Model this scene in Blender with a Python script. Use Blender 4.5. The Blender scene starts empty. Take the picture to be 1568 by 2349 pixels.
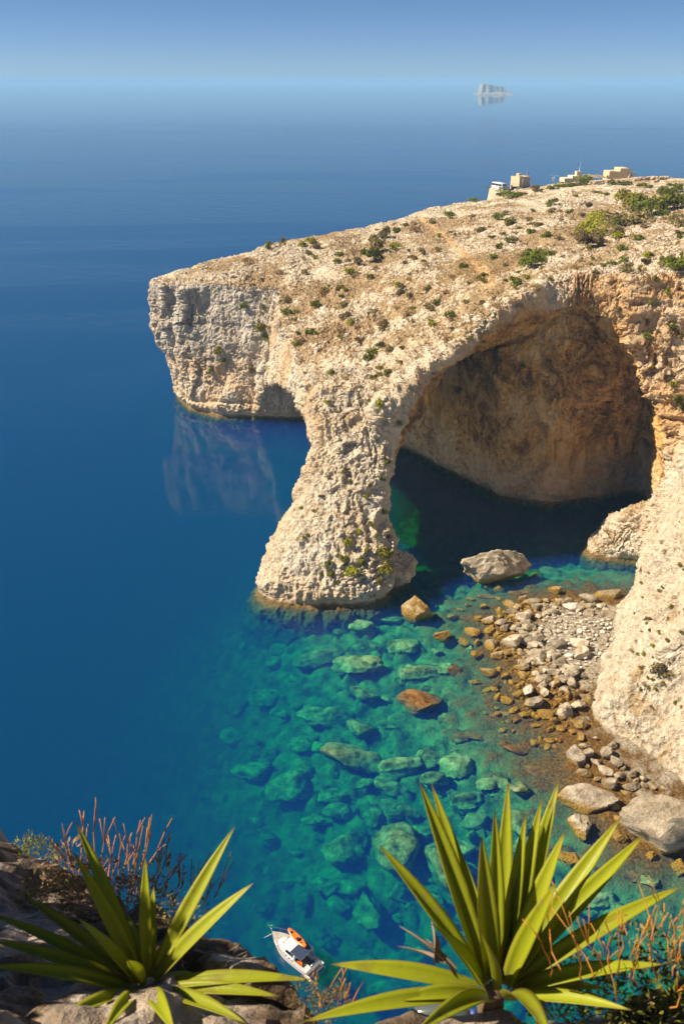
import bpy, bmesh, math, random
import numpy as np
from mathutils import Vector, Matrix, Euler

# ------------------------------------------------------------------ camera, sky, sun, exposure
scene = bpy.context.scene
COL = scene.collection
CAM_Z = 80.0
F_PX, CX, CY, PITCH = 2088.0, 784.0, 1174.5, math.radians(25.39)   # measured on a 1568 x 2349 view of the photograph
cam_data = bpy.data.cameras.new("camera")
cam = bpy.data.objects.new("camera", cam_data)
COL.objects.link(cam)
cam.location = (0, 0, CAM_Z)
cam.rotation_euler = (math.pi / 2 - PITCH, 0, 0)
cam_data.sensor_fit = 'VERTICAL'
cam_data.sensor_height = 36.0
cam_data.lens = F_PX / 2349.0 * 36.0
cam_data.clip_start = 0.05
cam_data.clip_end = 60000
cam_data.dof.use_dof = True
cam_data.dof.focus_distance = 150.0
cam_data.dof.aperture_fstop = 6.5
scene.camera = cam

SUN_EL, SUN_AZ = math.radians(44), math.radians(179)      # azimuth as an angle in the xy plane, from +x
sun_dir = Vector((math.cos(SUN_EL) * math.cos(SUN_AZ), math.cos(SUN_EL) * math.sin(SUN_AZ), math.sin(SUN_EL)))
world = bpy.data.worlds.new("World")
scene.world = world
world.use_nodes = True
wn = world.node_tree
bg = wn.nodes["Background"]
sky_tex = wn.nodes.new("ShaderNodeTexSky")
sky_tex.sky_type = 'NISHITA'
sky_tex.sun_disc = False
sky_tex.sun_elevation = SUN_EL
sky_tex.sun_rotation = math.pi / 2 - SUN_AZ
sky_tex.altitude = 80
sky_tex.air_density = 0.45
sky_tex.dust_density = 0.08
sky_tex.ozone_density = 7.5
wn.links.new(sky_tex.outputs[0], bg.inputs[0])
bg.inputs[1].default_value = 0.050

sun_data = bpy.data.lights.new("sun", 'SUN')
sun_data.energy = 4.8
sun_data.angle = math.radians(0.5)
sun_data.color = (1.0, 0.85, 0.64)
sun = bpy.data.objects.new("sun", sun_data)
COL.objects.link(sun)
sun.rotation_euler = (-sun_dir).to_track_quat('-Z', 'Y').to_euler()

scene.render.engine = 'CYCLES'
scene.view_settings.view_transform = 'Standard'
scene.view_settings.look = 'None'
scene.view_settings.exposure = 0.92
scene.view_settings.gamma = 1.0
scene.view_settings.use_curve_mapping = False
cy = scene.cycles
cy.max_bounces = 8
cy.diffuse_bounces = 5
cy.glossy_bounces = 3
cy.transmission_bounces = 4
cy.transparent_max_bounces = 16
cy.volume_bounces = 2
cy.use_denoising = True
cy.sample_clamp_indirect = 4.0
cy.volume_step_rate = 1.0

# ------------------------------------------------------------------ helpers
RNG = random.Random(11)
NPR = np.random.default_rng(5)
cp, sp = math.cos(PITCH), math.sin(PITCH)

def ray(u, v):
    x = (u - CX) / F_PX; y = (v - CY) / F_PX
    return np.array((x, cp - y * sp, -sp - y * cp))
def at(u, v, Y=None, Z=None):
    """a point on the sight line of pixel (u, v), at distance Y ahead or at height Z"""
    r = ray(u, v)
    t = Y / r[1] if Y is not None else (Z - CAM_Z) / r[2]
    return np.array((r[0] * t, r[1] * t, CAM_Z + r[2] * t))

def tag(o, label=None, cat=None, group=None, kind=None):
    if label: o["label"] = label
    if cat: o["category"] = cat
    if group: o["group"] = group
    if kind: o["kind"] = kind
    return o
def empty(name, loc=(0, 0, 0), rz=0.0):
    o = bpy.data.objects.new(name, None)
    COL.objects.link(o)
    o.location = loc; o.rotation_euler = (0, 0, rz); o.empty_display_size = 0.1
    return o
def link(name, me, parent=None, mat=None):
    if mat is not None:
        me.materials.clear(); me.materials.append(mat)
    o = bpy.data.objects.new(name, me)
    COL.objects.link(o)
    if parent is not None: o.parent = parent
    return o
def mesh_np(name, verts, faces, smooth=True):
    me = bpy.data.meshes.new(name)
    verts = np.asarray(verts, np.float32); faces = np.asarray(faces, np.int32)
    n, k = faces.shape
    me.vertices.add(len(verts)); me.vertices.foreach_set("co", verts.ravel())
    me.loops.add(n * k); me.loops.foreach_set("vertex_index", faces.ravel())
    me.polygons.add(n)
    me.polygons.foreach_set("loop_start", np.arange(0, n * k, k, dtype=np.int32))
    me.polygons.foreach_set("use_smooth", np.full(n, smooth))
    me.update(calc_edges=True)
    return me
def bm_mesh(name, bm, smooth=False):
    me = bpy.data.meshes.new(name)
    bmesh.ops.recalc_face_normals(bm, faces=bm.faces)
    bm.to_mesh(me); bm.free()
    if smooth:
        me.polygons.foreach_set("use_smooth", np.full(len(me.polygons), True))
    return me

# ---- numpy noise
_perm = np.random.default_rng(3).permutation(256).astype(np.int32)
_perm = np.concatenate([_perm, _perm, _perm])
_g = np.random.default_rng(4).normal(size=(256, 3)).astype(np.float32)
_g /= np.linalg.norm(_g, axis=1, keepdims=True)
def pnoise(p):
    """gradient noise, about -1..1; p is (n,3)"""
    p = np.asarray(p, np.float32)
    i = np.floor(p).astype(np.int32); f = p - i
    w = f * f * f * (f * (f * 6 - 15) + 10)
    i &= 255
    out = np.zeros(len(p), np.float32)
    for dx in (0, 1):
        wx = w[:, 0] if dx else 1 - w[:, 0]
        hx = _perm[i[:, 0] + dx]
        for dy in (0, 1):
            wy = w[:, 1] if dy else 1 - w[:, 1]
            hy = _perm[hx + i[:, 1] + dy]
            for dz in (0, 1):
                wz = w[:, 2] if dz else 1 - w[:, 2]
                g = _g[_perm[hy + i[:, 2] + dz]]
                d = g[:, 0] * (f[:, 0] - dx) + g[:, 1] * (f[:, 1] - dy) + g[:, 2] * (f[:, 2] - dz)
                out += wx * wy * wz * d
    return out * 1.6
def fbm(p, octaves=4, lac=2.03, gain=0.5):
    a, s, out = 1.0, 0.0, 0
    p = np.asarray(p, np.float32)
    for k in range(octaves):
        out = out + a * pnoise(p + 17.3 * k); s += a; a *= gain; p = p * lac
    return out / s * 1.5
def ridged(p, octaves=4, lac=2.1, gain=0.5):
    a, s, out = 1.0, 0.0, 0
    p = np.asarray(p, np.float32)
    for k in range(octaves):
        out = out + a * (1 - 2 * np.abs(pnoise(p + 9.1 * k))); s += a; a *= gain; p = p * lac
    return out / s
_cells = np.random.default_rng(8).random((256, 3)).astype(np.float32)
def worley(p):
    """F1, F2, a random value per cell and a random tilt of the cell (fractured blocks)"""
    p = np.asarray(p, np.float32)
    i = np.floor(p).astype(np.int32); f = p - i
    d1 = np.full(len(p), 99.0, np.float32); d2 = d1.copy()
    hb = np.zeros(len(p), np.int32); off = np.zeros((len(p), 3), np.float32)
    for dx in (-1, 0, 1):
        hx = _perm[(i[:, 0] + dx) & 255]
        for dy in (-1, 0, 1):
            hy = _perm[hx + ((i[:, 1] + dy) & 255)]
            for dz in (-1, 0, 1):
                h = _perm[hy + ((i[:, 2] + dz) & 255)]
                e = f - _cells[h] - np.array((dx, dy, dz), np.float32)
                d = (e * e).sum(1)
                nearer = d < d1
                d2 = np.where(nearer, d1, np.minimum(d2, d))
                hb = np.where(nearer, h, hb)
                off = np.where(nearer[:, None], e, off)
                d1 = np.where(nearer, d, d1)
    rid = _cells[(hb * 7 + 3) & 255, 0]
    return np.sqrt(d1), np.sqrt(d2), rid, (off * _g[hb]).sum(1)
def sstep(a, b, x):
    t = np.clip((x - a) / (b - a), 0, 1)
    return t * t * (3 - 2 * t)
def rbf(ctrl):
    c = np.asarray(ctrl, float)
    P, z = c[:, :2], c[:, 2]
    n = len(P)
    d = np.linalg.norm(P[:, None] - P[None], axis=2)
    A = np.zeros((n + 3, n + 3))
    A[:n, :n] = d + np.eye(n) * 0.5 * -1
    A[:n, n] = 1; A[:n, n + 1:] = P; A[n, :n] = 1; A[n + 1:, :n] = P.T
    w = np.linalg.solve(A, np.concatenate([z, [0, 0, 0]]))
    def ev(X, Y):
        out = w[n] + w[n + 1] * X + w[n + 2] * Y
        for k in range(n):
            out = out + w[k] * np.hypot(X - P[k, 0], Y - P[k, 1])
        return out
    return ev
def poly_dist(poly, X, Y, attr=None):
    """signed distance to a closed polygon (positive inside) and the attribute of the nearest edge point"""
    P = np.asarray(poly, float)
    best = np.full(X.shape, 1e9); inside = np.zeros(X.shape, bool); av = np.zeros(X.shape)
    for k in range(len(P)):
        ax, ay = P[k, :2]; bx, by = P[(k + 1) % len(P), :2]
        ex, ey = bx - ax, by - ay
        s = np.clip(((X - ax) * ex + (Y - ay) * ey) / (ex * ex + ey * ey), 0, 1)
        d = np.hypot(X - ax - s * ex, Y - ay - s * ey)
        m = d < best
        best = np.where(m, d, best)
        if P.shape[1] > 2:
            av = np.where(m, P[k, 2] + s * (P[(k + 1) % len(P), 2] - P[k, 2]), av)
        c = ((ay > Y) != (by > Y)) & (X < (bx - ax) * (Y - ay) / (by - ay + 1e-12) + ax)
        inside ^= c
    return np.where(inside, best, -best), av

# ---- node helpers
def new_mat(name):
    m = bpy.data.materials.new(name)
    m.use_nodes = True
    nt = m.node_tree
    return m, nt, nt.nodes["Principled BSDF"], nt.nodes["Material Output"]
def N(nt, kind, **kw):
    n = nt.nodes.new("ShaderNode" + kind)
    for k, v in kw.items():
        if k.startswith("_"): setattr(n, k[1:], v)
        else: n.inputs[k.replace("_", " ")].default_value = v
    return n
def noise_node(nt, scale, detail=4, rough=0.55, vec=None, dist=0.0):
    n = N(nt, "TexNoise", Scale=scale, Detail=detail, Roughness=rough, Distortion=dist)
    if vec is not None: nt.links.new(vec, n.inputs["Vector"])
    return n.outputs["Fac"]
def ramp(nt, fac, stops):
    r = nt.nodes.new("ShaderNodeValToRGB")
    e = r.color_ramp.elements
    while len(e) < len(stops): e.new(0.5)
    for k, (p, c) in enumerate(stops):
        e[k].position = p
        e[k].color = (c, c, c, 1) if isinstance(c, (int, float)) else (*c, 1)
    nt.links.new(fac, r.inputs[0])
    return r.outputs[0]
def mix(nt, fac, a, b, mode='MIX'):
    m = nt.nodes.new("ShaderNodeMix"); m.data_type = 'RGBA'; m.blend_type = mode
    for s, val in ((m.inputs["Factor"], fac), (m.inputs["A"], a), (m.inputs["B"], b)):
        if isinstance(val, (int, float)): s.default_value = val
        elif isinstance(val, tuple): s.default_value = (*val, 1)
        else: nt.links.new(val, s)
    return m.outputs["Result"]
def math_node(nt, op, a, b=0.0, clamp=False):
    m = nt.nodes.new("ShaderNodeMath"); m.operation = op; m.use_clamp = clamp
    for s, val in ((m.inputs[0], a), (m.inputs[1], b)):
        if isinstance(val, (int, float)): s.default_value = val
        else: nt.links.new(val, s)
    return m.outputs[0]
def chips(nt, vec, scale, warp=0.5, wscale=1.0):
    """broken-stone cells: distance inside the cell and a random grey per cell"""
    nz = N(nt, "TexNoise", Scale=wscale, Detail=3); nt.links.new(vec, nz.inputs["Vector"])
    sc_ = nt.nodes.new("ShaderNodeVectorMath"); sc_.operation = 'SCALE'; nt.links.new(nz.outputs["Color"], sc_.inputs[0]); sc_.inputs["Scale"].default_value = warp
    ad = nt.nodes.new("ShaderNodeVectorMath"); ad.operation = 'ADD'; nt.links.new(vec, ad.inputs[0]); nt.links.new(sc_.outputs[0], ad.inputs[1])
    v = N(nt, "TexVoronoi", Scale=scale); nt.links.new(ad.outputs[0], v.inputs["Vector"])
    bw = N(nt, "SeparateColor"); nt.links.new(v.outputs["Color"], bw.inputs[0])
    return v.outputs["Distance"], bw.outputs[0]
def maprange(nt, x, a, b, c=0.0, d=1.0):
    m = nt.nodes.new("ShaderNodeMapRange")
    nt.links.new(x, m.inputs[0])
    for k, val in enumerate((a, b, c, d)): m.inputs[k + 1].default_value = val
    return m.outputs[0]
def bump(nt, height, dist, strength=1.0, normal=None):
    b = nt.nodes.new("ShaderNodeBump")
    b.inputs["Strength"].default_value = strength
    b.inputs["Distance"].default_value = dist
    nt.links.new(height, b.inputs["Height"])
    if normal is not None: nt.links.new(normal, b.inputs["Normal"])
    return b.outputs[0]
def plain(name, col, rough=0.6, var=0.12, scale=6.0, metallic=0.0, bump_d=0.0):
    """a painted or plain surface with slight unevenness of colour"""
    m, nt, bs, out = new_mat(name)
    tc = N(nt, "TexCoord").outputs["Object"]
    f = noise_node(nt, scale, 5, 0.6, tc)
    lo = tuple(c * (1 - var) for c in col); hi = tuple(min(1, c * (1 + var)) for c in col)
    c = ramp(nt, f, [(0.3, lo), (0.7, hi)])
    nt.links.new(c, bs.inputs["Base Color"])
    bs.inputs["Roughness"].default_value = rough
    bs.inputs["Metallic"].default_value = metallic
    if bump_d: nt.links.new(bump(nt, f, bump_d), bs.inputs["Normal"])
    return m
# ------------------------------------------------------------------ the rock mass: headland, arch, cave and right-hand cliff
TOP = rbf([tuple(at(u, v, Z=z)) for u, v, z in (
    (345, 640, 33), (480, 605, 34), (600, 565, 35), (760, 535, 36.5), (900, 495, 38), (1000, 470, 38), (1120, 449, 34),
    (1195, 443, 32.5), (1330, 430, 35), (1420, 424, 36), (1568, 417, 39), (1450, 480, 44), (1568, 520, 48), (1350, 560, 45),
    (1100, 560, 41), (900, 560, 38), (1220, 600, 45.5), (1300, 640, 49), (1435, 632, 49.5), (1568, 618, 51),
    (800, 700, 33), (900, 640, 38), (1050, 640, 41), (700, 640, 34), (560, 640, 33), (1000, 760, 38), (1150, 690, 44), (1060, 770, 38.5),
    (850, 820, 31), (740, 850, 27), (650, 760, 28), (800, 960, 24), (900, 900, 31), (960, 850, 34.5), (1200, 660, 46), (1380, 632, 49.3))]
    + [(75, 150, 56), (90, 130, 66), (70, 120, 52), (62, 128, 42), (80, 100, 62), (65, 85, 45), (110, 160, 62), (150, 220, 60), (120, 300, 48), (200, 380, 46),
       (220, 480, 25), (160, 500, 18), (100, 490, 14), (60, 60, 40), (220, 60, 90), (230, 250, 75), (-60, 300, 20), (20, 400, 20)])
LAND = [(60, 60, 1.2), (50, 78, 1.2), (43, 88, 1.2), (38.5, 95, 1.25), (36, 98, 1.3), (34.5, 102.6, 1.3), (36.5, 107, 1.45), (39, 113, 1.7),
        (43, 121, 2.2), (47.5, 130, 2.8), (51.5, 137, 3.4), (56, 146, 5), (51, 151, 7), (46, 153.5, 9), (44, 156, 9), (41, 159, 9), (37, 160, 9),
        (29.5, 157, 9), (20, 152.5, 9), (12, 148, 8), (4, 147, 8), (-2.5, 157, 8), (-6.5, 167, 9), (-12, 185, 9), (-17, 205, 9), (-21, 220, 7),
        (-24, 226, 3.2), (-33, 227, 3.0), (-42, 231, 3.5), (-50, 235, 8), (-53.5, 242, 12), (-52, 252, 9), (-38, 272, 6), (-25, 289, 5), (0, 306, 4),
        (20, 333, 4), (37, 363, 4), (57, 398, 4), (60, 425, 4), (72, 462, 4), (110, 490, 3), (170, 505, 3), (235, 480, 3), (235, 55, 3)]
CAVE = [(46, 130.5), (50, 138), (57.5, 148), (61, 152), (63.5, 162), (65, 172), (63, 178), (52, 174), (42, 171.5), (34, 176), (26.8, 186.5), (21.7, 194), (17, 201),
        (12, 208), (0, 220), (-10, 226), (-18, 225.5), (-32, 226.3), (-41, 233), (-46, 244), (-46, 256), (-60, 275), (-100, 275), (-100, 90), (30, 90), (36, 110)]
CEIL = rbf([tuple(at(u, v, Y=y)) for u, v, y in (
    (890, 1130, 139), (915, 1040, 142), (940, 965, 146), (985, 905, 150), (1050, 845, 152), (1110, 790, 154), (1180, 725, 156.5), (1260, 668, 159),
    (1310, 652, 160), (1380, 641, 160), (1400, 690, 155), (1375, 765, 154), (1445, 845, 154), (1485, 915, 154))]
    + [(30, 168, 37), (42, 169, 39), (50, 165, 38), (36, 174, 34), (50, 172, 34), (58, 160, 30), (59, 153, 24), (61, 150, 14), (20, 170, 31), (10, 160, 27), (12, 185, 27), (0, 200, 22), (-10, 205, 17), (-12, 190, 17), (-8, 170, 11), (-3, 160, 8), (1, 158, 9), (-5, 165, 7), (3, 162, 12), (-16, 205, 15), (-17, 190, 15),
       (-15, 222, 12), (-25, 228, 6), (-35, 230, 6), (-46, 238, 14), (-52, 240, 21), (-55, 245, 22), (-52, 255, 20), (50, 130, 4), (40, 110, 2), (-40, 220, 5), (0, 120, 10)])
PILLAR = [  # v, left, right in the picture, distance, half depth
    (1385, 572, 908, 137, 6.6), (1350, 578, 900, 137, 6.2), (1290, 596, 912, 139, 6.0), (1250, 622, 906, 141, 5.6), (1200, 652, 890, 143, 5.4), (1150, 674, 878, 146, 5.4), (1100, 698, 888, 149, 5.4),
    (1050, 706, 900, 152, 5.6), (1000, 712, 914, 155, 6.0), (950, 712, 938, 158, 6.3), (900, 696, 976, 161, 6.5), (860, 690, 1010, 164, 6)]

def axis(*seg):
    out = [seg[0][0]]
    for a, b, h0, h1 in seg:
        while out[-1] < b - 1e-6:
            s = (out[-1] - a) / (b - a)
            out.append(out[-1] + h0 + (h1 - h0) * s)
    return np.array(out)
RES = 0.72
gx = axis((-66, -56, 2.0, RES), (-56, 62, RES, RES), (62, 90, RES, 2.2), (90, 240, 2.2, 4.0))
gy = axis((50, 84, 3.0, RES), (84, 262, RES, RES * 1.05), (262, 330, RES * 1.05, 1.4), (330, 470, 1.4, 1.8), (470, 515, 1.8, 4))
gz = axis((-12, -3, 1.5, RES), (-3, 53, RES, RES), (53, 96, RES, 6.0))
X2, Y2 = np.meshgrid(gx, gy, indexing='ij')
def heights(X2, Y2):
    sh = X2.shape
    q = np.stack([X2.ravel(), Y2.ravel(), np.zeros(X2.size)], 1)
    wob = (fbm(q * 0.11, 3)).reshape(sh); wob2 = (fbm(q * 0.11 + 50, 3)).reshape(sh)
    H = TOP(X2, Y2)
    H = H + fbm(q * 0.03 + 7, 3).reshape(sh) * 1.0
    step = 1.9
    ph = H / step + wob * 0.5
    fr = ph - np.floor(ph)
    H = H + (sstep(0.25, 0.75, fr) - fr) * step * 0.75                      # beds of limestone stepping up the slope
    d, k = poly_dist(LAND, X2 + wob * 1.2, Y2 + wob2 * 1.2)
    cl = k * d - np.where(k > 5, 9.0, 0.3)
    cl = np.where(k < 5, cl + wob * np.clip(d, 0, 8) * 0.25, cl)
    H = np.where(cl < H, cl, H)
    return np.clip(H, -14, 120), d
H2, d_land = heights(X2, Y2)
q = np.stack([X2.ravel(), Y2.ravel(), np.zeros(X2.size)], 1)
wobc = fbm(q * 0.09 + 20, 3).reshape(X2.shape) * 1.3
dc, _ = poly_dist(CAVE, X2 + wobc, Y2 - wobc)
C2 = np.minimum(CEIL(X2, Y2), 8.0 * np.clip(dc, -4, 60) + np.where(dc > 0, 2.5 * sstep(0, 1.5, dc), 0) - 1.5)
C2 = np.clip(C2 + fbm(q * 0.12 + 31, 3).reshape(X2.shape) * 1.2, -14, 60)
def slopefac(A):
    a, b = np.gradient(A, gx, gy)
    return np.sqrt(1 + np.clip(a * a + b * b, 0, 40))
Z = gz[None, None, :].astype(np.float32)
f = (Z - H2[:, :, None].astype(np.float32)) / slopefac(H2)[:, :, None].astype(np.float32)
g = (Z - C2[:, :, None].astype(np.float32)) / slopefac(C2)[:, :, None].astype(np.float32)
g = np.where((Z < -9), 9.0, g)
def smax(a, b, k):
    h = np.clip(0.5 - 0.5 * (b - a) / k, 0, 1)
    return b * (1 - h) + a * h + k * h * (1 - h)
f = smax(f, -g, 0.5)
# the leg of the arch: stacked super-ellipses measured row by row
rows = []
for v, ul, ur, Yc, b in PILLAR:
    L, R = at(ul, v, Y=Yc), at(ur, v, Y=Yc)
    rows.append((L[2], (L[0] + R[0]) / 2 + 0.25, Yc, (R[0] - L[0]) / 2 - 1.0, b - 0.3))
rows = np.array(rows)
rows = np.vstack([[-12, rows[0, 1], rows[0, 2] + 1, rows[0, 3] + 1.5, 8.5], rows[1:]])
zi = gz
zf = np.arange(-12, 40, 0.25)
def smooth_row(k):
    a_ = np.interp(zf, rows[:, 0], rows[:, k]); w_ = np.ones(21) / 21
    for _ in range(2): a_ = np.convolve(np.pad(a_, 10, mode='edge'), w_, 'valid')
    return np.interp(zi, zf, a_)
pc = [smooth_row(k) for k in (1, 2, 3, 4)]
ztop = rows[-1, 0]
ix = (gx > -24) & (gx < 26); iy = (gy > 122) & (gy < 180); iz = gz < ztop + 4
sx, sy, sz = np.where(ix)[0], np.where(iy)[0], np.where(iz)[0]
Xp = gx[sx][:, None, None]; Yp = gy[sy][:, None, None].reshape(1, -1, 1); Zs = sz
ex = np.abs(Xp - pc[0][Zs][None, None]) / pc[2][Zs][None, None]
ey = np.abs(Yp - pc[1][Zs][None, None]) / pc[3][Zs][None, None]
r = (ex ** 2.5 + ey ** 2.5) ** 0.4
pil = (r - 1) * np.minimum(pc[2], pc[3])[Zs][None, None]
pil = np.maximum(pil, gz[sz][None, None] - ztop)
def ellips(c, rad):
    d = np.sqrt(((gx[:, None, None] - c[0]) / rad[0]) ** 2 + ((gy[None, :, None] - c[1]) / rad[1]) ** 2 + ((gz[None, None, :] - c[2]) / rad[2]) ** 2)
    return (d - 1) * min(rad)
def smin(a, b, k): return -smax(-a, -b, k)
blk = np.ix_(sx, sy, sz)
f[blk] = smin(f[blk], pil, 2.0)
for c, rad, k in (((58, 152.5, 0), (9.0, 5.5, 9.5), 3.0), ((50, 151.5, -1.5), (5, 3.5, 4.5), 2.0), ((61, 147.5, 3), (6, 6, 11), 3.0), ((9.0, 140.5, 1.5), (2.6, 3, 4.0), 1.0)):
    f = smin(f, ellips(c, rad).astype(np.float32), k)
f = f.astype(np.float32)
for s in (np.s_[0], np.s_[-1], np.s_[:, 0], np.s_[:, -1], np.s_[:, :, 0], np.s_[:, :, -1]): f[s] = 1.0

def surface_nets(f, gx, gy, gz):
    ins = f < 0
    c = [ins[a:a + f.shape[0] - 1 or None, b:b + f.shape[1] - 1 or None, d:d + f.shape[2] - 1 or None] for a in (0, 1) for b in (0, 1) for d in (0, 1)]
    s = sum(x.astype(np.int8) for x in c)
    act = np.argwhere((s > 0) & (s < 8))
    idx = np.full(s.shape, -1, np.int32)
    idx[tuple(act.T)] = np.arange(len(act))
    A = act
    acc = np.zeros((len(A), 3)); cnt = np.zeros(len(A))
    G = (gx, gy, gz)
    for ax in range(3):
        o1, o2 = [k for k in range(3) if k != ax]
        for p in (0, 1):
            for r_ in (0, 1):
                i0 = A.copy(); i0[:, o1] += p; i0[:, o2] += r_
                i1 = i0.copy(); i1[:, ax] += 1
                v0, v1 = f[tuple(i0.T)], f[tuple(i1.T)]
                m = (v0 < 0) != (v1 < 0)
                t = np.where(m, v0 / np.where(m, v0 - v1, 1), 0)
                for k in range(3):
                    a0 = G[k][i0[:, k]]; a1 = G[k][i1[:, k]]
                    acc[:, k] += np.where(m, a0 + (a1 - a0) * t, 0)
                cnt += m
    verts = acc / cnt[:, None]
    quads = []
    for ax in range(3):
        o1, o2 = (ax + 1) % 3, (ax + 2) % 3
        sl0 = [slice(1, -1)] * 3; sl0[ax] = slice(0, -1)
        sl1 = [slice(1, -1)] * 3; sl1[ax] = slice(1, None)
        a, b = ins[tuple(sl0)], ins[tuple(sl1)]
        e = np.argwhere(a != b)
        flip = a[tuple(e.T)]
        base = e.copy()
        for k in range(3):
            if k != ax: base[:, k] += 1
        def cell(p, r_):
            t = base.copy(); t[:, o1] -= p; t[:, o2] -= r_
            return idx[tuple(t.T)]
        qd = np.stack([cell(1, 1), cell(0, 1), cell(0, 0), cell(1, 0)], 1)
        qd = np.where(flip[:, None], qd, qd[:, ::-1])
        quads.append(qd)
    quads = np.vstack(quads)
    quads = quads[(quads >= 0).all(1)]
    return verts, quads
rv, rq = surface_nets(f, gx, gy, gz)
del f, g, pil

def smooth_verts(v, q, it=2):
    for _ in range(it):
        acc = np.zeros_like(v); cnt = np.zeros(len(v))
        for k in range(4):
            a, b = q[:, k], q[:, (k + 1) % 4]
            for c in range(3): acc[:, c] += np.bincount(a, v[b, c], len(v))
            cnt += np.bincount(a, minlength=len(v))
        v = v * 0.4 + 0.6 * acc / np.maximum(cnt, 1)[:, None]
    return v
rv = smooth_verts(rv, rq, 1)
fn = np.cross(rv[rq[:, 2]] - rv[rq[:, 0]], rv[rq[:, 3]] - rv[rq[:, 1]])
bn = np.stack([sum(np.bincount(rq[:, k], fn[:, c], len(rv)) for k in range(4)) for c in range(3)], 1)
bn /= np.linalg.norm(bn, axis=1, keepdims=True) + 1e-9
def sample2(A, x, y):
    i = np.clip(np.searchsorted(gx, x) - 1, 0, len(gx) - 2); j = np.clip(np.searchsorted(gy, y) - 1, 0, len(gy) - 2)
    s = np.clip((x - gx[i]) / (gx[i + 1] - gx[i]), 0, 1); t = np.clip((y - gy[j]) / (gy[j + 1] - gy[j]), 0, 1)
    return (A[i, j] * (1 - s) + A[i + 1, j] * s) * (1 - t) + (A[i, j + 1] * (1 - s) + A[i + 1, j + 1] * s) * t
# ---- broad fields on the coarse surface
P, up = rv, bn[:, 2]
flat = sstep(0.50, 0.86, up)
wall = 1 - sstep(0.30, 0.70, np.abs(up))
under = sstep(0.05, -0.5, up)
topgap = sample2(H2, P[:, 0], P[:, 1]) - P[:, 2]
dcv = sample2(dc, P[:, 0], P[:, 1])
incave = sstep(2.0, 6.0, topgap) * sstep(-3, 1, dcv) * (1 - sstep(0.2, 0.6, up)) * sstep(-14, -6, P[:, 0])
front_white = sstep(152, 140, P[:, 1]) * sstep(30, 36, P[:, 0])  # the smooth chalky slope above the boulder beach
right_up = sstep(40, 46, P[:, 0]) * sstep(14, 30, P[:, 2]) * wall
headland_face = sstep(222, 228, P[:, 1]) * sstep(-8, -14, P[:, 0]) * wall
lo = ridged(P * 0.085 * np.array((1, 1, 0.8)), 4) * (0.25 + 0.9 * wall) * (1 - 0.4 * front_white)
lo += fbm(P * 0.16 + 3, 3) * 0.5 * wall + ridged(P * np.array((0.2, 0.2, 0.1)) + 15, 3) * 0.9 * incave
lump_mask = sstep(-0.35, 0.35, fbm(P * 0.07 + 40, 4) + 0.2)
soil_n = fbm(P * 0.05 + 90, 4)
rough_m = (0.28 + 0.72 * sstep(-0.25, 0.4, fbm(P * 0.075 + 200, 4))) * (1 - 0.45 * sstep(4, -4, P[:, 0]) * sstep(175, 165, P[:, 1])) * (1 - 0.2 * incave)
path_pts = [at(u, v, Z=z) for u, v, z in ((960, 500, 39), (1020, 545, 40), (1060, 575, 41), (1095, 605, 42.5), (1120, 630, 43.5), (1125, 650, 44))]
pd = np.full(len(P), 99.0)
for a, b in zip(path_pts[:-1], path_pts[1:]):
    e = b - a
    s = np.clip(((P[:, 0] - a[0]) * e[0] + (P[:, 1] - a[1]) * e[1]) / (e[0] ** 2 + e[1] ** 2), 0, 1)
    pd = np.minimum(pd, np.hypot(P[:, 0] - a[0] - s * e[0], P[:, 1] - a[1] - s * e[1]))
pathm = sstep(1.7, 0.5, pd + fbm(P * 0.25, 3) * 1.1) * flat
grass_field = sstep(13, 5, np.hypot((P[:, 0] - 33) * 0.8, (P[:, 1] - 208) * 0.55) + fbm(P * 0.12 + 5, 3) * 5) * flat
orange_n = fbm(P * 0.07 + 63, 4)
orange = np.clip(0.9 * under + 0.55 * incave + sstep(-0.1, 0.5, orange_n + 0.15) * wall * (0.55 + 0.3 * right_up) * (1 - 0.55 * front_white) + 0.4 * right_up, 0, 1)
orange *= 1 - 0.75 * headland_face * sstep(13, 19, P[:, 2] + orange_n * 6)
grey = np.clip(headland_face * sstep(10, 20, P[:, 2] + soil_n * 6) + 0.5 * flat * sstep(0.1, 0.5, orange_n), 0, 1)
bedoff = fbm(P * 0.1, 2) * 0.9
lo -= headland_face * np.exp(-((P[:, 2] - 3.4 + bedoff * 0.6) / 0.45) ** 2) * 1.0        # bedding groove above the waterline
for u_, v_, a_, r_ in ((505, 690, 2.2, 2.6), (520, 760, 1.4, 2.0), (515, 840, 1.8, 2.6), (610, 790, 1.8, 3.0), (450, 620, 0.8, 2.0), (660, 820, 1.2, 2.5)):
    c_ = at(u_, v_, Y=229.0)
    lo -= a_ * np.exp(-(((P[:, 0] - c_[0]) / r_) ** 2 + ((P[:, 1] - c_[1]) / 8) ** 2 + ((P[:, 2] - c_[2]) / (r_ * 1.4)) ** 2)) * wall
lo += front_white * (ridged(P * np.array((0.10, 0.14, 0.07)) + 61, 3) * 1.3)
F = np.stack([bn[:, 0], bn[:, 1], bn[:, 2], flat, wall, lo, lump_mask, soil_n, pathm, grass_field, orange, grey, incave, front_white, right_up, bedoff, rough_m], 1)
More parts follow.
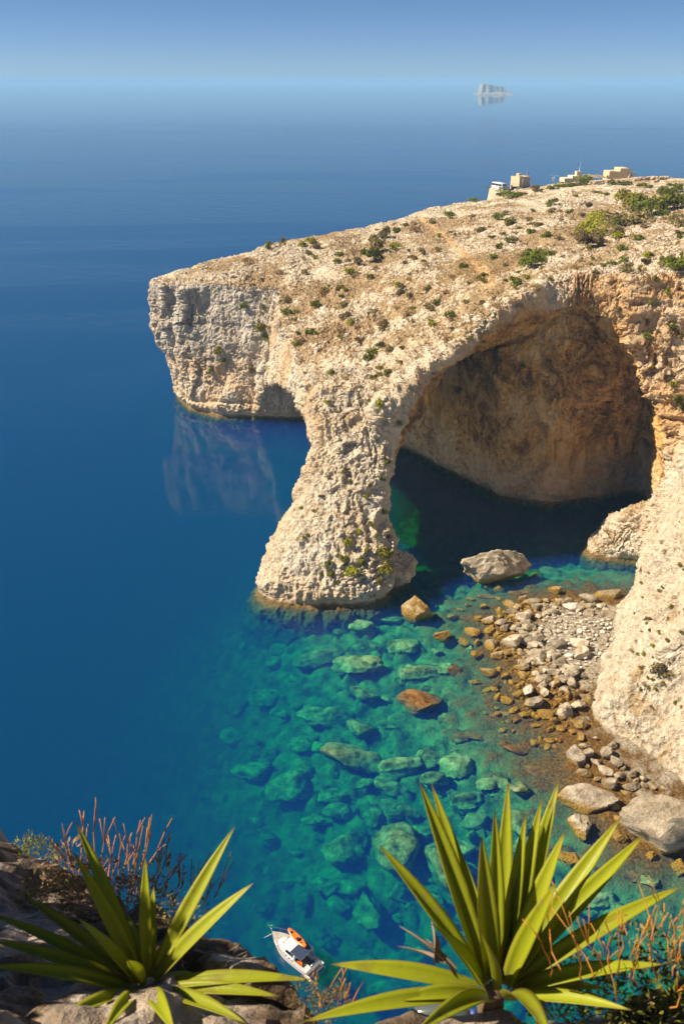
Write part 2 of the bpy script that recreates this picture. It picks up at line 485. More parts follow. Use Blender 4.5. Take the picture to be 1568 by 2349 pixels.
# ---- split the faces the picture can show, three by three
cen = rv[rq].mean(1); cn = bn[rq].mean(1)
rel = cen - np.array((0, 0, CAM_Z))
dep = rel[:, 1] * cp - rel[:, 2] * sp
pu = rel[:, 0] / dep; pw = (-rel[:, 1] * sp - rel[:, 2] * cp) / dep
seen = (dep > 1) & (np.abs(pu) < 0.44) & (np.abs(pw) < 0.62) & ((cn * rel).sum(1) / np.linalg.norm(rel, axis=1) < 0.25) & (cen[:, 2] > -2.5)
seen3 = seen & (dep < 330)
def split(qs, S):
    n = S + 1
    c = np.arange(n) / S
    w = np.stack([np.outer(1 - c, 1 - c), np.outer(c, 1 - c), np.outer(c, c), np.outer(1 - c, c)], 0).reshape(4, -1)
    pts = np.einsum('fkc,kw->fwc', rv[qs], w).reshape(-1, 3)
    key = np.round(pts * 512).astype(np.int64)
    h = (key[:, 0] + 300000) * (1 << 42) + (key[:, 1] + 300000) * (1 << 21) + key[:, 2] + 100000
    _, first, inv = np.unique(h, return_index=True, return_inverse=True)
    fld = np.einsum('fkc,kw->fwc', F[qs].astype(np.float32), w.astype(np.float32)).reshape(-1, F.shape[1])[first]
    inv = inv.reshape(len(qs), n, n)
    q4 = np.stack([inv[:, :-1, :-1], inv[:, 1:, :-1], inv[:, 1:, 1:], inv[:, :-1, 1:]], -1).reshape(-1, 4)
    return pts[first], fld, q4
pa, fa, qa = split(rq[seen3], 3)
pb, fb, qb_ = split(rq[~seen3], 1)
P = np.vstack([pa, pb]).astype(np.float32); Fv = np.vstack([fa, fb]); quads = np.vstack([qa, qb_ + len(pa)])
nfine = len(pa)
Nn = Fv[:, :3] / (np.linalg.norm(Fv[:, :3], axis=1, keepdims=True) + 1e-9)
(flat, wall, lo, lump_mask, soil_n, pathm, grass_field, orange, grey, incave, front_white, right_up, bedoff, rough_m) = [Fv[:, k] for k in range(3, 17)]
up = Nn[:, 2]
# ---- detail
dv = lo.copy()
dv += ridged(P * np.array((0.34, 0.34, 0.075), np.float32) + 3, 4) * 0.45 * wall * (1 - 0.6 * front_white)   # runnels
bed = pnoise(np.stack([P[:, 0] * 0.05, P[:, 1] * 0.05, P[:, 2] * 0.8 + bedoff], 1))
leg = sstep(18, 12, P[:, 0]) * sstep(172, 165, P[:, 1])
dv += bed * (0.22 * wall * (1 - 0.8 * front_white) * (1 - leg) + 0.6 * right_up)
wq = np.stack([pnoise(P * 0.5 + k * 13) for k in range(2)], 1)
wq = np.concatenate([wq, wq[:, :1] * -1], 1)
wq2 = np.stack([pnoise(P * 0.13 + k * 31) for k in range(2)], 1); wq2 = np.concatenate([wq2, wq2[:, 1:]], 1)
w1, w2, wid, tilt = worley(P * (np.array((0.46, 0.46, 0.50), np.float32) - wall[:, None] * np.array((0.10, 0.10, 0.31), np.float32) * (1 - 0.8 * right_up[:, None])) + wq * 0.35 + wq2 * 1.2)
lump = (wid - 0.5) * 0.95 + tilt * 1.15 - 0.30 * (1 - sstep(0, 0.10, w2 - w1))
dv += lump * rough_m * (0.50 * flat * lump_mask + 0.68 * (1 - flat) * (1 - 0.8 * front_white) + 0.3 * right_up)
w3, w4, wid2, tilt2 = worley(P * np.array((1.15, 1.15, 1.3), np.float32) + 30 + wq * 0.7)
crumb = (wid2 - 0.5) * 0.9 + tilt2 * 1.2 - 0.30 * (1 - sstep(0, 0.12, w4 - w3))
dv += crumb * (0.35 + 0.65 * rough_m) * (1 - 0.4 * leg) * (0.34 * flat * (0.3 + 0.7 * lump_mask) + 0.20 * (1 - flat) * (1 - 0.0 * front_white) * (1 - 0.2 * incave))
fine_n = fbm(P * 1.7 + 11, 2)
dv += fine_n * 0.17
dv += ridged(P @ np.array(((0.8, 0.1, 0.3), (0.1, 0.5, 0.1), (-0.25, 0.2, 0.28)), np.float32) * 0.5 + 44, 3) * 1.1 * leg * (1 - 0.5 * flat)
dv += ridged(P * np.array((0.45, 0.45, 0.2), np.float32) + 77, 3) * 0.45 * front_white
disp = np.clip(dv, -2.4, 2.4)
hollow = -(lump * lump_mask + 0.7 * crumb)
soil = flat * sstep(-0.25, 0.35, hollow * 0.5 + soil_n * 1.1 + fine_n * 0.2 + 0.06)
soil = np.maximum(soil, grass_field * 0.85)
disp = disp * (1 - 0.8 * np.maximum(pathm, 0.6 * grass_field))
notch = np.exp(-((P[:, 2] - 0.7) / 0.8) ** 2) * (1 - sstep(0.4, 0.8, up)) * (1 - front_white)
P2 = P + Nn * (disp * (1 - 0.6 * np.exp(-(P[:, 2] / 1.2) ** 2)) - notch * 0.6)[:, None]
rock_me = mesh_np("headland", P2, quads, False)
def vcol(me, name, *ch):
    a = me.color_attributes.new(name, 'FLOAT_COLOR', 'POINT')
    c = np.ones((len(me.vertices), 4), np.float32)
    for k, x in enumerate(ch): c[:, k] = x
    a.data.foreach_set("color", c.ravel())
vcol(rock_me, "mask", soil, orange, incave)
vcol(rock_me, "mask2", pathm, grey, front_white)

def rock_material():
    m, nt, bs, out = new_mat("limestone")
    L = nt.links.new
    geo = N(nt, "NewGeometry"); pos = geo.outputs["Position"]
    att = N(nt, "Attribute", _attribute_name="mask"); sepa = N(nt, "SeparateColor"); L(att.outputs["Color"], sepa.inputs[0])
    att2 = N(nt, "Attribute", _attribute_name="mask2"); sep2 = N(nt, "SeparateColor"); L(att2.outputs["Color"], sep2.inputs[0])
    soil, orange, cave = sepa.outputs; path, grey, white = sep2.outputs
    sz = N(nt, "SeparateXYZ"); L(pos, sz.inputs[0])
    big = noise_node(nt, 0.13, 5, 0.6, pos)
    mid = noise_node(nt, 0.9, 6, 0.65, pos)
    fine = noise_node(nt, 4.0, 5, 0.7, pos)
    mp = N(nt, "Mapping"); L(pos, mp.inputs[0]); mp.inputs["Scale"].default_value = (1.0, 1.0, 0.16)
    streak = noise_node(nt, 0.9, 6, 0.65, mp.outputs[0])
    stone = ramp(nt, mid, [(0.28, (0.34, 0.27, 0.18)), (0.42, (0.60, 0.52, 0.39)), (0.60, (0.72, 0.65, 0.53)), (0.8, (0.79, 0.74, 0.64))])
    warm = ramp(nt, big, [(0.38, (0.62, 0.47, 0.29)), (0.62, (0.71, 0.66, 0.56))])
    col = mix(nt, 0.45, stone, warm)
    greyc = ramp(nt, streak, [(0.3, (0.30, 0.27, 0.23)), (0.5, (0.52, 0.48, 0.42)), (0.72, (0.66, 0.61, 0.53))])
    col = mix(nt, math_node(nt, 'MULTIPLY', grey, 0.8), col, greyc)
    orn = ramp(nt, streak, [(0.28, (0.24, 0.115, 0.04)), (0.5, (0.56, 0.32, 0.12)), (0.75, (0.68, 0.47, 0.24))])
    of = math_node(nt, 'MULTIPLY', orange, maprange(nt, mid, 0.3, 0.6, 0.35, 1.0))
    col = mix(nt, of, col, orn)
    mp2 = N(nt, "Mapping"); L(pos, mp2.inputs[0]); mp2.inputs["Scale"].default_value = (1.0, 1.0, 0.6)
    cavec = ramp(nt, noise_node(nt, 0.20, 8, 0.72, mp2.outputs[0], 0.9), [(0.38, (0.13, 0.065, 0.02)), (0.45, (0.38, 0.205, 0.06)), (0.52, (0.66, 0.39, 0.125)), (0.62, (0.72, 0.54, 0.29))])
    low = maprange(nt, math_node(nt, 'ADD', sz.outputs[2], math_node(nt, 'MULTIPLY', big, -16.0)), 5.0, -3.0, 0.0, 0.8)
    cavec = mix(nt, low, cavec, ramp(nt, mid, [(0.3, (0.30, 0.205, 0.11)), (0.5, (0.60, 0.46, 0.30)), (0.7, (0.70, 0.60, 0.44))]))
    col = mix(nt, math_node(nt, 'MULTIPLY', cave, 0.85), col, cavec)
    whitec = ramp(nt, mid, [(0.3, (0.34, 0.28, 0.20)), (0.48, (0.55, 0.48, 0.37)), (0.66, (0.67, 0.61, 0.50))])
    col = mix(nt, math_node(nt, 'MULTIPLY', white, 0.85), col, whitec)
    dirt = ramp(nt, noise_node(nt, 2.2, 6, 0.7, pos), [(0.3, (0.23, 0.16, 0.085)), (0.5, (0.42, 0.305, 0.175)), (0.7, (0.56, 0.44, 0.28))])
    sf = maprange(nt, math_node(nt, 'ADD', soil, math_node(nt, 'MULTIPLY', math_node(nt, 'SUBTRACT', fine, 0.5), 0.9)), 0.32, 0.62)
    col = mix(nt, sf, col, dirt)
    col = mix(nt, path, col, (0.62, 0.42, 0.22))
    # dark pits and cracks, lichen specks
    pit = maprange(nt, fine, 0.33, 0.26, 0.0, 0.65)
    col = mix(nt, pit, col, (0.17, 0.13, 0.085))
    # tide band: dark algae and ochre weed just at the water
    wet = maprange(nt, math_node(nt, 'ADD', sz.outputs[2], math_node(nt, 'MULTIPLY', mid, -1.3)), 0.15, -0.35)
    weedc = ramp(nt, mid, [(0.35, (0.08, 0.05, 0.018)), (0.65, (0.24, 0.16, 0.05))])
    weedc = mix(nt, maprange(nt, sz.outputs[2], 0.0, -0.6), weedc, ramp(nt, mid, [(0.35, (0.02, 0.03, 0.012)), (0.65, (0.09, 0.11, 0.045))]))
    col = mix(nt, math_node(nt, 'MULTIPLY', wet, 0.92), col, weedc)
    cd1, cr1 = chips(nt, pos, 1.15, 0.9, 0.9); cd2, cr2 = chips(nt, pos, 0.33, 2.0, 0.35)
    tint = math_node(nt, 'ADD', math_node(nt, 'MULTIPLY', cr1, 0.26), math_node(nt, 'MULTIPLY', cr2, 0.22))
    col = mix(nt, 1.0, col, ramp(nt, tint, [(0.0, (0.88, 0.86, 0.82)), (0.48, (1.10, 1.10, 1.10))]), 'MULTIPLY')
    L(col, bs.inputs["Base Color"])
    bs.inputs["Roughness"].default_value = 0.95
    bs.inputs["Specular IOR Level"].default_value = 0.15
    h = math_node(nt, 'ADD', math_node(nt, 'MULTIPLY', mid, 0.7), math_node(nt, 'MULTIPLY', fine, 0.35))
    h = math_node(nt, 'ADD', h, math_node(nt, 'MULTIPLY', noise_node(nt, 14.0, 3, 0.6, pos), 0.1))
    h = math_node(nt, 'SUBTRACT', h, math_node(nt, 'MULTIPLY', cd1, 0.18))
    h = math_node(nt, 'ADD', h, math_node(nt, 'MULTIPLY', cr1, 0.10))
    L(bump(nt, h, 0.95, 0.95), bs.inputs["Normal"])
    return m
MAT_ROCK = rock_material()
headland = link("headland", rock_me, None, MAT_ROCK)
tag(headland, "pale limestone headland with sea arch, cave and cliffs", kind="structure")
bpy.context.view_layer.update()
_dg = bpy.context.evaluated_depsgraph_get()
_he = headland.evaluated_get(_dg)
def hit(u, v):
    """point and normal of the land on the sight line of a pixel"""
    ok, p, n, _ = _he.ray_cast(Vector((0, 0, CAM_Z)), Vector(ray(u, v)).normalized())
    return (p, n) if ok else (None, None)
def drop(x, y, z0=120.0):
    ok, p, n, _ = _he.ray_cast(Vector((x, y, z0)), Vector((0, 0, -1)))
    return (p, n) if ok else (None, None)
# ------------------------------------------------------------------ seabed and sea
SEA_R = 26000.0
BED = rbf([tuple(np.append(at(u, v, Z=z)[:2], z)) for u, v, z in (
    (1430, 1420, 0.9), (1300, 1400, 0.8), (1200, 1450, 0.7), (1330, 1500, 0.9), (1150, 1400, -0.4), (1060, 1390, -0.9), (960, 1420, -2.0), (1250, 1600, 0.1), (1150, 1560, -0.6), (1050, 1530, -1.5),
    (1150, 1680, -0.8), (1050, 1650, -1.3), (1250, 1720, -0.5), (1330, 1620, 0.2), (1330, 1720, 0.2), (1200, 1780, -0.7), (1100, 1760, -1.6), (1000, 1700, -2.4), (950, 1600, -2.6), (950, 1500, -2.6),
    (1280, 1850, -0.9), (1400, 1860, 0.1), (1400, 1980, -0.7), (1500, 1950, -0.2), (1540, 1850, 0.4), (1520, 2080, -1.6), (1400, 2100, -2.4), (1250, 2000, -2.5), (1100, 1900, -3.4), (1000, 1850, -4.4),
    (860, 1460, -2.8), (760, 1500, -3.4), (700, 1450, -4.2), (640, 1500, -7), (600, 1600, -8.5), (700, 1650, -5.2), (800, 1650, -4.2), (850, 1800, -4.4), (700, 1800, -5.5), (560, 1800, -8), (450, 1700, -16),
    (900, 2000, -5), (760, 2000, -6.5), (600, 2000, -11.5), (450, 2000, -17), (300, 1900, -24), (680, 2180, -11.5), (850, 2200, -9), (1000, 2200, -7), (1200, 2200, -5), (1500, 2250, -4),
    (400, 1400, -26), (200, 1600, -30), (300, 1100, -32), (100, 2000, -26), (520, 1250, -22), (560, 1100, -20), (450, 1000, -18), (550, 975, -12), (350, 950, -26),
    (1000, 1300, -6), (950, 1200, -8), (1100, 1220, -8), (1250, 1200, -7), (1400, 1220, -3.5), (1300, 1280, -3.0), (1450, 1310, -1.6), (1200, 1330, -1.6), (1100, 1340, -1.8), (1000, 1370, -2.2), (1350, 1330, -1.2),
    (1480, 1340, -1.0), (650, 1400, -4), (800, 1400, -3.5))] + [(-200, 150, -36), (-200, 350, -38), (-100, 60, -30), (0, 30, -14), (70, 60, -3), (80, 120, 0), (0, 400, -36), (300, 300, -30), (60, 180, -6)])
bx_ = axis((-190, -60, 5.0, 0.9), (-60, -30, 0.9, 0.6), (-30, 66, 0.6, 0.6), (66, 100, 0.9, 4))
by_ = axis((20, 50, 2.5, 0.6), (50, 160, 0.6, 0.6), (160, 260, 0.7, 2.5), (260, 420, 2.5, 8))
BX, BY = np.meshgrid(bx_, by_, indexing='ij')
bz = BED(BX, BY)
qb = np.stack([BX.ravel(), BY.ravel(), bz.ravel() * 0], 1)
w1b, w2b, widb, _ = worley(qb * 0.33 + fbm(qb * 0.3, 2)[:, None] * 0.3)
w3b, w4b, widc, _ = worley(qb * 0.8 + 11)
rel = (sstep(0, 0.4, w2b - w1b) - 0.5) * (0.3 + 1.0 * widb) * 1.3 + (sstep(0, 0.4, w4b - w3b) - 0.5) * (0.2 + widc) * 0.5 + fbm(qb * 0.5, 3) * 0.3
amp = sstep(0.2, -3.0, bz.ravel()) * 0.75 + 0.28
bz = np.clip(bz + (rel * amp).reshape(bz.shape), -39, 2.2)
ni, nj = BX.shape
ii = np.arange(ni * nj).reshape(ni, nj)
bq = np.stack([ii[:-1, :-1].ravel(), ii[1:, :-1].ravel(), ii[1:, 1:].ravel(), ii[:-1, 1:].ravel()], 1)
bed_me = mesh_np("seabed", np.stack([BX.ravel(), BY.ravel(), bz.ravel()], 1), bq)
def bed_z(x, y):
    i = int(np.clip(np.searchsorted(bx_, x) - 1, 0, ni - 2)); j = int(np.clip(np.searchsorted(by_, y) - 1, 0, nj - 2))
    return float(bz[i, j])
def seabed_material():
    m, nt, bs, out = new_mat("seabed_rock")
    L = nt.links.new
    pos = N(nt, "NewGeometry").outputs["Position"]
    sz = N(nt, "SeparateXYZ"); L(pos, sz.inputs[0])
    n1 = noise_node(nt, 0.45, 6, 0.65, pos); n2 = noise_node(nt, 2.6, 5, 0.7, pos)
    deep = ramp(nt, n1, [(0.34, (0.035, 0.055, 0.022)), (0.48, (0.16, 0.23, 0.10)), (0.64, (0.34, 0.42, 0.20))])
    weed = ramp(nt, n2, [(0.3, (0.055, 0.028, 0.010)), (0.48, (0.16, 0.085, 0.024)), (0.62, (0.27, 0.155, 0.035)), (0.75, (0.36, 0.26, 0.09))])
    f = maprange(nt, math_node(nt, 'ADD', sz.outputs[2], math_node(nt, 'MULTIPLY', n1, 1.8)), -0.9, 0.3)
    dryf = maprange(nt, math_node(nt, 'ADD', sz.outputs[2], math_node(nt, 'MULTIPLY', n1, -0.9)), -0.1, 0.25)
    pale = ramp(nt, n2, [(0.3, (0.22, 0.17, 0.11)), (0.6, (0.52, 0.46, 0.36))])
    L(mix(nt, dryf, mix(nt, f, deep, weed), pale), bs.inputs["Base Color"])
    bs.inputs["Roughness"].default_value = 0.9
    bs.inputs["Specular IOR Level"].default_value = 0.2
    cd1, cr1 = chips(nt, pos, 0.9, 0.9, 0.8)
    L(bump(nt, math_node(nt, 'ADD', n2, math_node(nt, 'MULTIPLY', cr1, 0.7)), 0.6, 1.0), bs.inputs["Normal"])
    return m
MAT_BED = seabed_material()
seabed = link("seabed", bed_me, None, MAT_BED)
tag(seabed, kind="structure")

def water_material():
    m, nt, bs, out = new_mat("sea_water")
    nt.nodes.remove(bs)
    L = nt.links.new
    geo = N(nt, "NewGeometry"); pos = geo.outputs["Position"]
    # wind: slicks and rougher patches far out, laid out on the map
    mp = N(nt, "Mapping"); L(pos, mp.inputs[0]); mp.inputs["Scale"].default_value = (0.0032, 0.011, 0.0); mp.inputs["Rotation"].default_value = (0, 0, 0.12)
    slick = noise_node(nt, 1.0, 5, 0.55, mp.outputs[0], 0.8)
    calm = maprange(nt, slick, 0.51, 0.60)
    # the open sea beyond two kilometres lies in a calm
    sxyz = N(nt, "SeparateXYZ"); L(pos, sxyz.inputs[0])
    off = math_node(nt, 'ADD', sxyz.outputs[1], math_node(nt, 'MULTIPLY', math_node(nt, 'SUBTRACT', slick, 0.5), 1500.0))
    far = maprange(nt, off, 1750, 2300)
    calm = math_node(nt, 'MAXIMUM', math_node(nt, 'MULTIPLY', calm, 0.90), far)
    # sheltered water in the lee of the headland
    ld = nt.nodes.new("ShaderNodeVectorMath"); ld.operation = 'DISTANCE'; L(pos, ld.inputs[0]); ld.inputs[1].default_value = (-5.0, 190.0, 0.0)
    calm = math_node(nt, 'MAXIMUM', calm, maprange(nt, ld.outputs["Value"], 100, 45, 0.0, 0.86))
    mp2 = N(nt, "Mapping"); L(pos, mp2.inputs[0]); mp2.inputs["Scale"].default_value = (1.0, 1.35, 1.0); mp2.inputs["Rotation"].default_value = (0, 0, 0.35)
    w1 = noise_node(nt, 0.55, 4, 0.6, mp2.outputs[0], 0.3)
    w2 = noise_node(nt, 0.09, 3, 0.5, mp2.outputs[0])
    h = math_node(nt, 'ADD', math_node(nt, 'MULTIPLY', w1, 0.16), math_node(nt, 'MULTIPLY', w2, 0.35))
    b = nt.nodes.new("ShaderNodeBump"); b.inputs["Distance"].default_value = 1.0
    L(h, b.inputs["Height"])
    L(maprange(nt, calm, 0, 1, 0.75, 0.009), b.inputs["Strength"])
    dot = nt.nodes.new("ShaderNodeVectorMath"); dot.operation = 'DOT_PRODUCT'
    L(b.outputs[0], dot.inputs[0]); L(geo.outputs["Incoming"], dot.inputs[1])
    c = math_node(nt, 'ABSOLUTE', dot.outputs["Value"])
    fr = math_node(nt, 'POWER', math_node(nt, 'SUBTRACT', 1.0, c, True), 5.0)
    fr = math_node(nt, 'ADD', math_node(nt, 'MULTIPLY', fr, 0.98), 0.02)
    gl = N(nt, "BsdfGlossy", Roughness=0.05); L(b.outputs[0], gl.inputs["Normal"])
    L(maprange(nt, calm, 0, 1, 0.09, 0.03), gl.inputs["Roughness"])
    tr = N(nt, "BsdfTransparent")
    mx = N(nt, "MixShader"); L(fr, mx.inputs[0]); L(tr.outputs[0], mx.inputs[1]); L(gl.outputs[0], mx.inputs[2])
    L(mx.outputs[0], out.inputs["Surface"])
    ab = N(nt, "VolumeAbsorption", Density=WATER_ABS[0]); ab.inputs["Color"].default_value = (*WATER_ABS[1], 1)
    sc = N(nt, "VolumeScatter", Density=WATER_SCA[0], Anisotropy=0.0); sc.inputs["Color"].default_value = (*WATER_SCA[1], 1)
    ad = N(nt, "AddShader"); L(ab.outputs[0], ad.inputs[0]); L(sc.outputs[0], ad.inputs[1])
    L(ad.outputs[0], out.inputs["Volume"])
    return m
WATER_ABS = (0.30, (0.0, 0.84, 0.67))      # colour channels: 1 - colour is absorbed
WATER_SCA = (0.082, (0.006, 0.12, 1.0))
MAT_WATER = water_material()
s, dpt = SEA_R, -40.0
wv = [(-s, -s, dpt), (s, -s, dpt), (s, s, dpt), (-s, s, dpt), (-s, -s, 0), (s, -s, 0), (s, s, 0), (-s, s, 0)]
wf = [(3, 2, 1, 0), (4, 5, 6, 7), (0, 1, 5, 4), (1, 2, 6, 5), (2, 3, 7, 6), (3, 0, 4, 7)]
sea = link("sea", mesh_np("sea", wv, wf, False), None, MAT_WATER)
tag(sea, kind="structure")
deep_bed = link("deep_seabed", mesh_np("deep_seabed", [(-s, -s, -39.6), (s, -s, -39.6), (s, s, -39.6), (-s, s, -39.6)], [(0, 1, 2, 3)], False), None, MAT_BED)
tag(deep_bed, kind="structure")

hz = 27000.0
hv = [(-hz, -hz, -41), (hz, -hz, -41), (hz, hz, -41), (-hz, hz, -41), (-hz, -hz, 100), (hz, -hz, 100), (hz, hz, 100), (-hz, hz, 100)]
hm, hnt, hbs, hout = new_mat("sea_haze")
hnt.nodes.remove(hbs)
pv = hnt.nodes.new("ShaderNodeVolumePrincipled")
pv.inputs["Density"].default_value = 0.00014
pv.inputs["Color"].default_value = (0.36, 0.67, 1.0, 1)
hnt.links.new(pv.outputs[0], hout.inputs["Volume"])
haze = link("haze", mesh_np("haze", hv, wf, False), None, hm)
tag(haze, kind="stuff")
# ------------------------------------------------------------------ boulders: angular blocks cut by random planes
def stone_mesh(name, seed, sub=3, planes=13, rough=0.05, flatten=1.0, k=60.0, sharp=24):
    rg = np.random.default_rng(seed)
    bm = bmesh.new()
    bmesh.ops.create_icosphere(bm, subdivisions=sub, radius=1.0)
    p = np.array([v.co[:] for v in bm.verts])
    n = rg.normal(size=(planes, 3)); n /= np.linalg.norm(n, axis=1, keepdims=True)
    d = rg.uniform(0.5, 1.0, planes)
    c = np.clip(p @ n.T, 1e-3, None)
    rr = np.sort(d[None] / c, axis=1)
    r = -np.log(np.exp(-k * np.minimum(rr, 2)).sum(1)) / k
    r = np.clip(r, 0.3, 1.35)
    q = p * r[:, None]
    sc = np.array([1.0, 1.0, 1.0])
    q += p * (fbm(q * 2.2 + seed * 3.7, 4) * rough * 1.6 + ridged(q * 4.5 + seed, 2) * rough * 0.5)[:, None]
    q /= np.abs(q).max(0)
    q[:, 2] *= flatten
    for v, co in zip(bm.verts, q): v.co = co
    me = bm_mesh(name, bm, True)
    me.set_sharp_from_angle(angle=math.radians(sharp))
    return me
def stone_material(name, cols, weed=True, specks=0.35, rough_bump=0.06):
    m, nt, bs, out = new_mat(name)
    L = nt.links.new
    tc = N(nt, "TexCoord"); oi = N(nt, "ObjectInfo"); pos = N(nt, "NewGeometry").outputs["Position"]
    n1 = noise_node(nt, 0.7, 6, 0.65, pos); n2 = noise_node(nt, 4.5, 5, 0.7, pos)
    col = ramp(nt, n1, [(0.36, cols[0]), (0.5, cols[1]), (0.64, cols[2])])
    cd1, cr1 = chips(nt, pos, 1.4, 0.8, 0.9)
    col = mix(nt, 1.0, col, ramp(nt, cr1, [(0.0, (0.86, 0.84, 0.81)), (1.0, (1.14, 1.14, 1.14))]), 'MULTIPLY')
    hv = N(nt, "HueSaturation"); L(col, hv.inputs["Color"])
    L(maprange(nt, oi.outputs["Random"], 0, 1, 0.78, 1.18), hv.inputs["Value"])
    col = mix(nt, maprange(nt, n2, 0.42, 0.28, 0.0, specks), hv.outputs[0], (0.13, 0.10, 0.065))
    if weed:
        sz = N(nt, "SeparateXYZ"); L(pos, sz.inputs[0])
        w = maprange(nt, math_node(nt, 'ADD', sz.outputs[2], math_node(nt, 'MULTIPLY', n1, -1.6)), 0.15, -0.55)
        wc = ramp(nt, n2, [(0.32, (0.13, 0.065, 0.014)), (0.5, (0.33, 0.20, 0.03)), (0.7, (0.48, 0.35, 0.10))])
        col = mix(nt, w, col, wc)
    L(col, bs.inputs["Base Color"])
    bs.inputs["Roughness"].default_value = 0.92
    bs.inputs["Specular IOR Level"].default_value = 0.2
    h = math_node(nt, 'ADD', n1, math_node(nt, 'ADD', math_node(nt, 'MULTIPLY', n2, 0.6), math_node(nt, 'MULTIPLY', cr1, 0.25)))
    L(bump(nt, h, rough_bump * 9, 1.0), bs.inputs["Normal"])
    return m
M_PALE = stone_material("pale_boulder_stone", ((0.32, 0.25, 0.17), (0.56, 0.48, 0.36), (0.70, 0.63, 0.50)))
M_GREY = stone_material("grey_boulder_stone", ((0.23, 0.19, 0.13), (0.39, 0.33, 0.24), (0.50, 0.43, 0.32)))
M_OCHRE = stone_material("weedy_boulder_stone", ((0.15, 0.085, 0.025), (0.31, 0.20, 0.06), (0.48, 0.40, 0.26)))
M_WHITE = stone_material("white_shingle_stone", ((0.55, 0.50, 0.42), (0.70, 0.65, 0.57), (0.78, 0.74, 0.66)), True, 0.1)
M_SUNK = stone_material("algae_boulder_stone", ((0.05, 0.08, 0.03), (0.21, 0.29, 0.14), (0.42, 0.50, 0.28)), False, 0.6)
M_BROWN = stone_material("brown_weed_stone", ((0.10, 0.045, 0.015), (0.25, 0.125, 0.035), (0.34, 0.20, 0.07)), False, 0.6)
STONES = [stone_mesh("boulder_shape", 100 + k, 3, 9 + k % 4, 0.06) for k in range(9)]
SUNKS = [stone_mesh("sunken_shape", 150 + k, 4, 9 + k % 4, 0.10, 1.0, 22.0, 60) for k in range(9)]
PEBS = [stone_mesh("stone_shape", 200 + k, 2, 12, 0.03) for k in range(6)]
STONE_VARIANT = {}
def variant(me, mat):
    """the same shape with another surface (mesh data shared by all copies of that pair)"""
    key = (me.name, mat.name)
    if key not in STONE_VARIANT:
        c = me.copy(); c.materials.clear(); c.materials.append(mat); STONE_VARIANT[key] = c
    return STONE_VARIANT[key]
def ground_z(x, y):
    z = bed_z(x, y)
    p, n = drop(x, y, 30)
    return max(z, p.z) if p is not None and p.z < 12 else z
def put_stone(name, u, v, wpx, hpx, me, mat, tilt=0.0, sink=0.32, zbase=None, hmul=0.8, r=RNG):
    x, y = at(u, v, Z=0.0)[:2]
    zb = ground_z(x, y) if zbase is None else zbase
    depth = np.linalg.norm(at(u, v, Z=zb) - np.array((0, 0, CAM_Z)))
    k = depth / F_PX * 0.97
    w, dpt, h = wpx * k, hpx * k * 0.98, hpx * k * hmul
    h = min(h, 0.9 * w)
    x, y, _ = at(u, v, Z=zb + h * (0.5 - sink))
    o = link(name, variant(me, mat))
    o.scale = (w / 2, dpt / 2, h / 2)
    o.rotation_euler = (r.uniform(-0.12, 0.12), r.uniform(-0.12, 0.12), math.radians(tilt) + r.uniform(-0.15, 0.15))
    o.location = (x, y, zb + h * (0.5 - sink))
    return o
def z5(x, y): return 917.6 + x * 0.41475, 1233.0 + y * 0.41475
def z6(x, y): return 1147.0 + x * 0.2685, 1548.4 + y * 0.2685
BEACH = [ # x, y, w, h in the enlarged view, colour
 (480,275,60,40,'o'),(540,285,60,45,'o'),(545,340,30,30,'p'),(860,295,80,55,'o'),(925,348,90,50,'g'),(1030,335,110,65,'g'),(610,370,80,60,'g'),(680,335,50,40,'p'),
 (735,355,100,60,'g'),(810,350,60,40,'g'),(845,380,60,40,'g'),(950,385,80,60,'w'),(990,400,50,45,'p'),(1140,415,80,90,'p'),(1220,385,60,60,'p'),(1270,375,40,50,'p'),(690,440,90,70,'p'),
 (560,470,70,60,'g'),(620,410,90,60,'g'),(545,405,50,50,'p'),(490,460,70,60,'p'),(430,450,60,40,'o'),(405,520,100,60,'p'),(485,520,60,70,'o'),(530,530,70,50,'p'),(580,500,50,60,'g'),
 (630,500,50,50,'g'),(710,495,110,60,'g'),(690,550,70,40,'g'),(740,565,110,50,'g'),(625,580,110,90,'p'),(510,590,80,80,'p'),(570,580,40,40,'p'),(355,580,65,55,'p'),(425,580,40,40,'o'),
 (880,590,85,75,'g'),(670,645,70,40,'p'),(730,605,70,40,'g'),(990,590,100,80,'p'),(1010,640,100,70,'p'),(890,685,70,60,'g'),(925,655,50,40,'w'),(690,690,90,50,'p'),
 (545,650,80,60,'p'),(590,640,60,50,'o'),(420,650,90,60,'o'),(545,735,45,55,'g'),(415,800,60,35,'o'),(480,855,60,45,'o'),(685,760,70,50,'p'),(740,755,40,50,'p'),
 (795,725,60,35,'p'),(860,745,90,45,'p'),(940,755,65,70,'g'),(1010,765,50,45,'g'),(795,790,110,80,'g'),(795,855,50,70,'p'),(865,805,40,50,'o'),(910,840,60,55,'p'),
 (725,915,115,75,'g'),(805,975,90,75,'o'),(910,960,95,90,'p'),(985,925,70,60,'p'),(965,870,40,50,'o'),(1035,890,60,60,'o'),(985,1035,60,70,'o'),(580,770,50,40,'o'),(620,800,45,35,'o'),
 (640,870,60,50,'o'),(590,900,70,60,'o'),(540,880,50,40,'o'),(690,980,60,50,'o'),(740,985,50,45,'o'),(850,1010,50,40,'o'),(880,900,40,35,'o'),(1010,850,35,35,'o'),(940,1010,40,40,'o'),
 (620,960,60,45,'o'),(600,1020,40,30,'o'),(830,1060,50,30,'o'),(750,1040,50,30,'o'),(370,375,50,25,'o'),(290,440,80,40,'o'),(330,400,40,25,'o'),(460,385,40,40,'o'),(250,360,50,30,'o'),(380,340,60,30,'o')]
